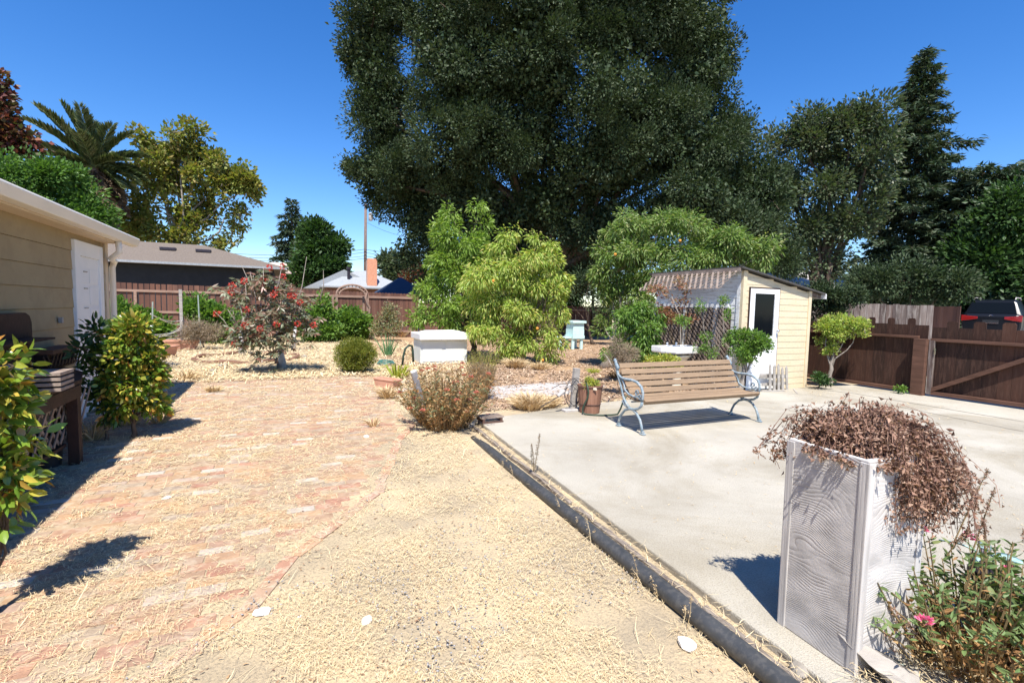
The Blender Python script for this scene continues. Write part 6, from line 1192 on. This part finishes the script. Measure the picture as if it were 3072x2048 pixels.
WD = empty('dry_weeds', sp[0][0], 'thin dry weed stalks along the black pipe', 'weeds'); mb.build('stalks', M['straw'], WD); WD.children[0]['kind'] = 'stuff'
P_ = np.array([np.array(a_)+(np.array(b_)-np.array(a_))*f+RNG.normal(0, .006, 3) for a_, b_ in sp[:16] for f in RNG.uniform(.35, 1, 26)]); v, f = leaves(P_, rdir(len(P_)), .012, .004); WS = npmesh('seed_heads', v, f, M['drygrass'], WD); WS['kind'] = 'stuff'
c = gp(1572, 1210, 0); seedstalks('crack_weed', 'wispy dry weed standing at the concrete edge by the far timber', [(gp(1600, 1422), aty(1620, 1300, 4.15)), (gp(1600, 1422), aty(1595, 1330, 4.1))], 'brushgrey')
# topiary pair
def topi(label, px, D, rows, mt, base, h):
    T('topiary_shrub', label, D, base, .055, h, PL(D, *rows), mat_=mt, ncl=230, per=24, cr=.10, L=.055, W=.028, nt=50, cat='shrub', bark='greybark', twig=.006, group='flat topped shrubs flanking the shed', rad_mode=.85)
topi('flat topped green shrub on a trunk in front of the shed door', 2240, 10.55, [(2205, 1015, 36, 20), (2255, 1015, 50, 22), (2290, 1025, 24, 20), (2230, 1045, 44, 22), (2265, 1050, 34, 24), (2240, 1070, 22, 14)], 'vinegreen', (2222, 1168), .55)
topi('flat topped yellow green shrub on a trunk between shed and gate', 2530, 13.1, [(2475, 975, 30, 22), (2530, 965, 60, 16), (2590, 975, 32, 16), (2500, 1000, 44, 22), (2560, 995, 50, 16), (2470, 1020, 22, 20), (2490, 1045, 22, 12)], 'peachy', (2488, 1150), .7)
T('ground_shrub', 'dark leafy sprouts at the base of the shed corner', 12.4, (2455, 1150), .02, .1, PL(12.4, (2455, 1135, 26, 14), (2475, 1142, 16, 8)), mat_='darkgreen', ncl=40, per=20, cr=.08, L=.06, W=.03, nt=10, cat='shrub')
# vines on the shed
T('climbing_vine', 'reddening climbing vine on the left end of the shed awning and lattice', 11.4, (2048, 1090), .018, .5, PL(11.3, (1975, 870, 26, 12), (2000, 880, 20, 10), (2040, 850, 10, 24), (2060, 860, 12, 16), (1985, 930, 28, 20), (2010, 950, 26, 24), (2040, 905, 18, 16), (1960, 920, 14, 14), (2075, 950, 16, 10)), mat_='autumnvine', ncl=120, per=12, cr=.10, L=.06, W=.03, nt=60, cat='vine', bark='stem', twig=.004, rad_mode=.4)
T('climbing_vine', 'green and yellow vine sprays on the middle of the shed lattice', 10.6, (2150, 1110), .016, .5, PL(10.6, (2040, 965, 34, 12), (2100, 930, 12, 26), (2120, 1010, 16, 10), (2105, 1045, 20, 18), (2130, 1060, 22, 20), (2180, 940, 14, 16), (2170, 905, 12, 14)), mat_='vinegreen', ncl=120, per=12, cr=.08, L=.05, W=.024, nt=60, cat='vine', bark='greybark', twig=.004, rad_mode=.4)
mb = MB(); 
for pts_ in ([(2165, 1100), (2155, 1050), (2172, 1000), (2168, 940), (2172, 890)], [(2165, 1100), (2140, 1030), (2112, 990), (2108, 950), (2125, 900)], [(2165, 1095), (2185, 1040), (2160, 1010)], [(2040, 1090), (2042, 1020), (2040, 950), (2015, 890)]):
    mb.tube([aty(x, y, 7.05+(2210-x)*.006) for x, y in pts_], [.018, .014, .012, .01, .006][:len(pts_)], 6)
tag(mb.build('vine_stem', M['greybark'], smooth=True), 'bare twisting grey vine stems crossing the shed lattice', 'vine')
T('dry_bush', 'dead twiggy grey bush left of the pole behind the bench', 9.6, (1865, 1105), .02, .15, PL(9.6, (1850, 1040, 26, 16), (1870, 1060, 34, 22), (1845, 1075, 26, 20)), mat_='brushgrey', ncl=90, per=40, cr=.12, L=.08, W=.006, nt=50, cat='bush', twig=.003)
T('yellow_shrub', 'low bright yellow green shrub behind the bench under the sink', 9.6, (2010, 1110), .02, .1, PL(9.6, (1960, 1078, 26, 10), (2000, 1080, 34, 10), (2020, 1095, 30, 10)), mat_='yelgreen', ncl=90, per=22, cr=.07, L=.045, W=.024, nt=20, cat='shrub', twig=.003)
a_, b_ = gp(1907, 1150), aty(1903, 990, gp(1907, 1150).y); mb = MB(); mb.bar(a_, b_, .035, .02, (0, 1, 0)); tag(mb.build('garden_stake', M['lattice']), 'thin upright wooden stake behind the left end of the bench', 'stake')
a_ = aty(1846, 1095, 5.9); mb = MB(); mb.tube([gp(1872, 1160), aty(1835, 1095, 6.6), aty(1822, 1072, 6.7), aty(1812, 1060, 6.8)], [.012, .01, .008, .003], 6); tag(mb.build('bare_branch', M['greybark']), 'bare grey branch sticking up by the bench\'s left end', 'branch')
c = gp(2700, 1180); tree('weed_sprout', 'small green weed at the foot of the gate post', 'plant', (11.5, 5.75, 0), .01, .05, [(np.array([11.5, 5.75, .1]), .10, .08)], 'vinegreen', 16, 12, .05, .05, .03, trunk=False)
# white bags / pipe stuff behind: small far items
c = aty(1392, 985, 14.8); mb = MB(); mb.tube([(c.x, c.y, GZ), (c.x, c.y, c.z+.1)], .03, 8); tag(mb.build('standpipe', M['hoop']), 'rusty standpipe with silver valve behind the white cabinet', 'pipe')
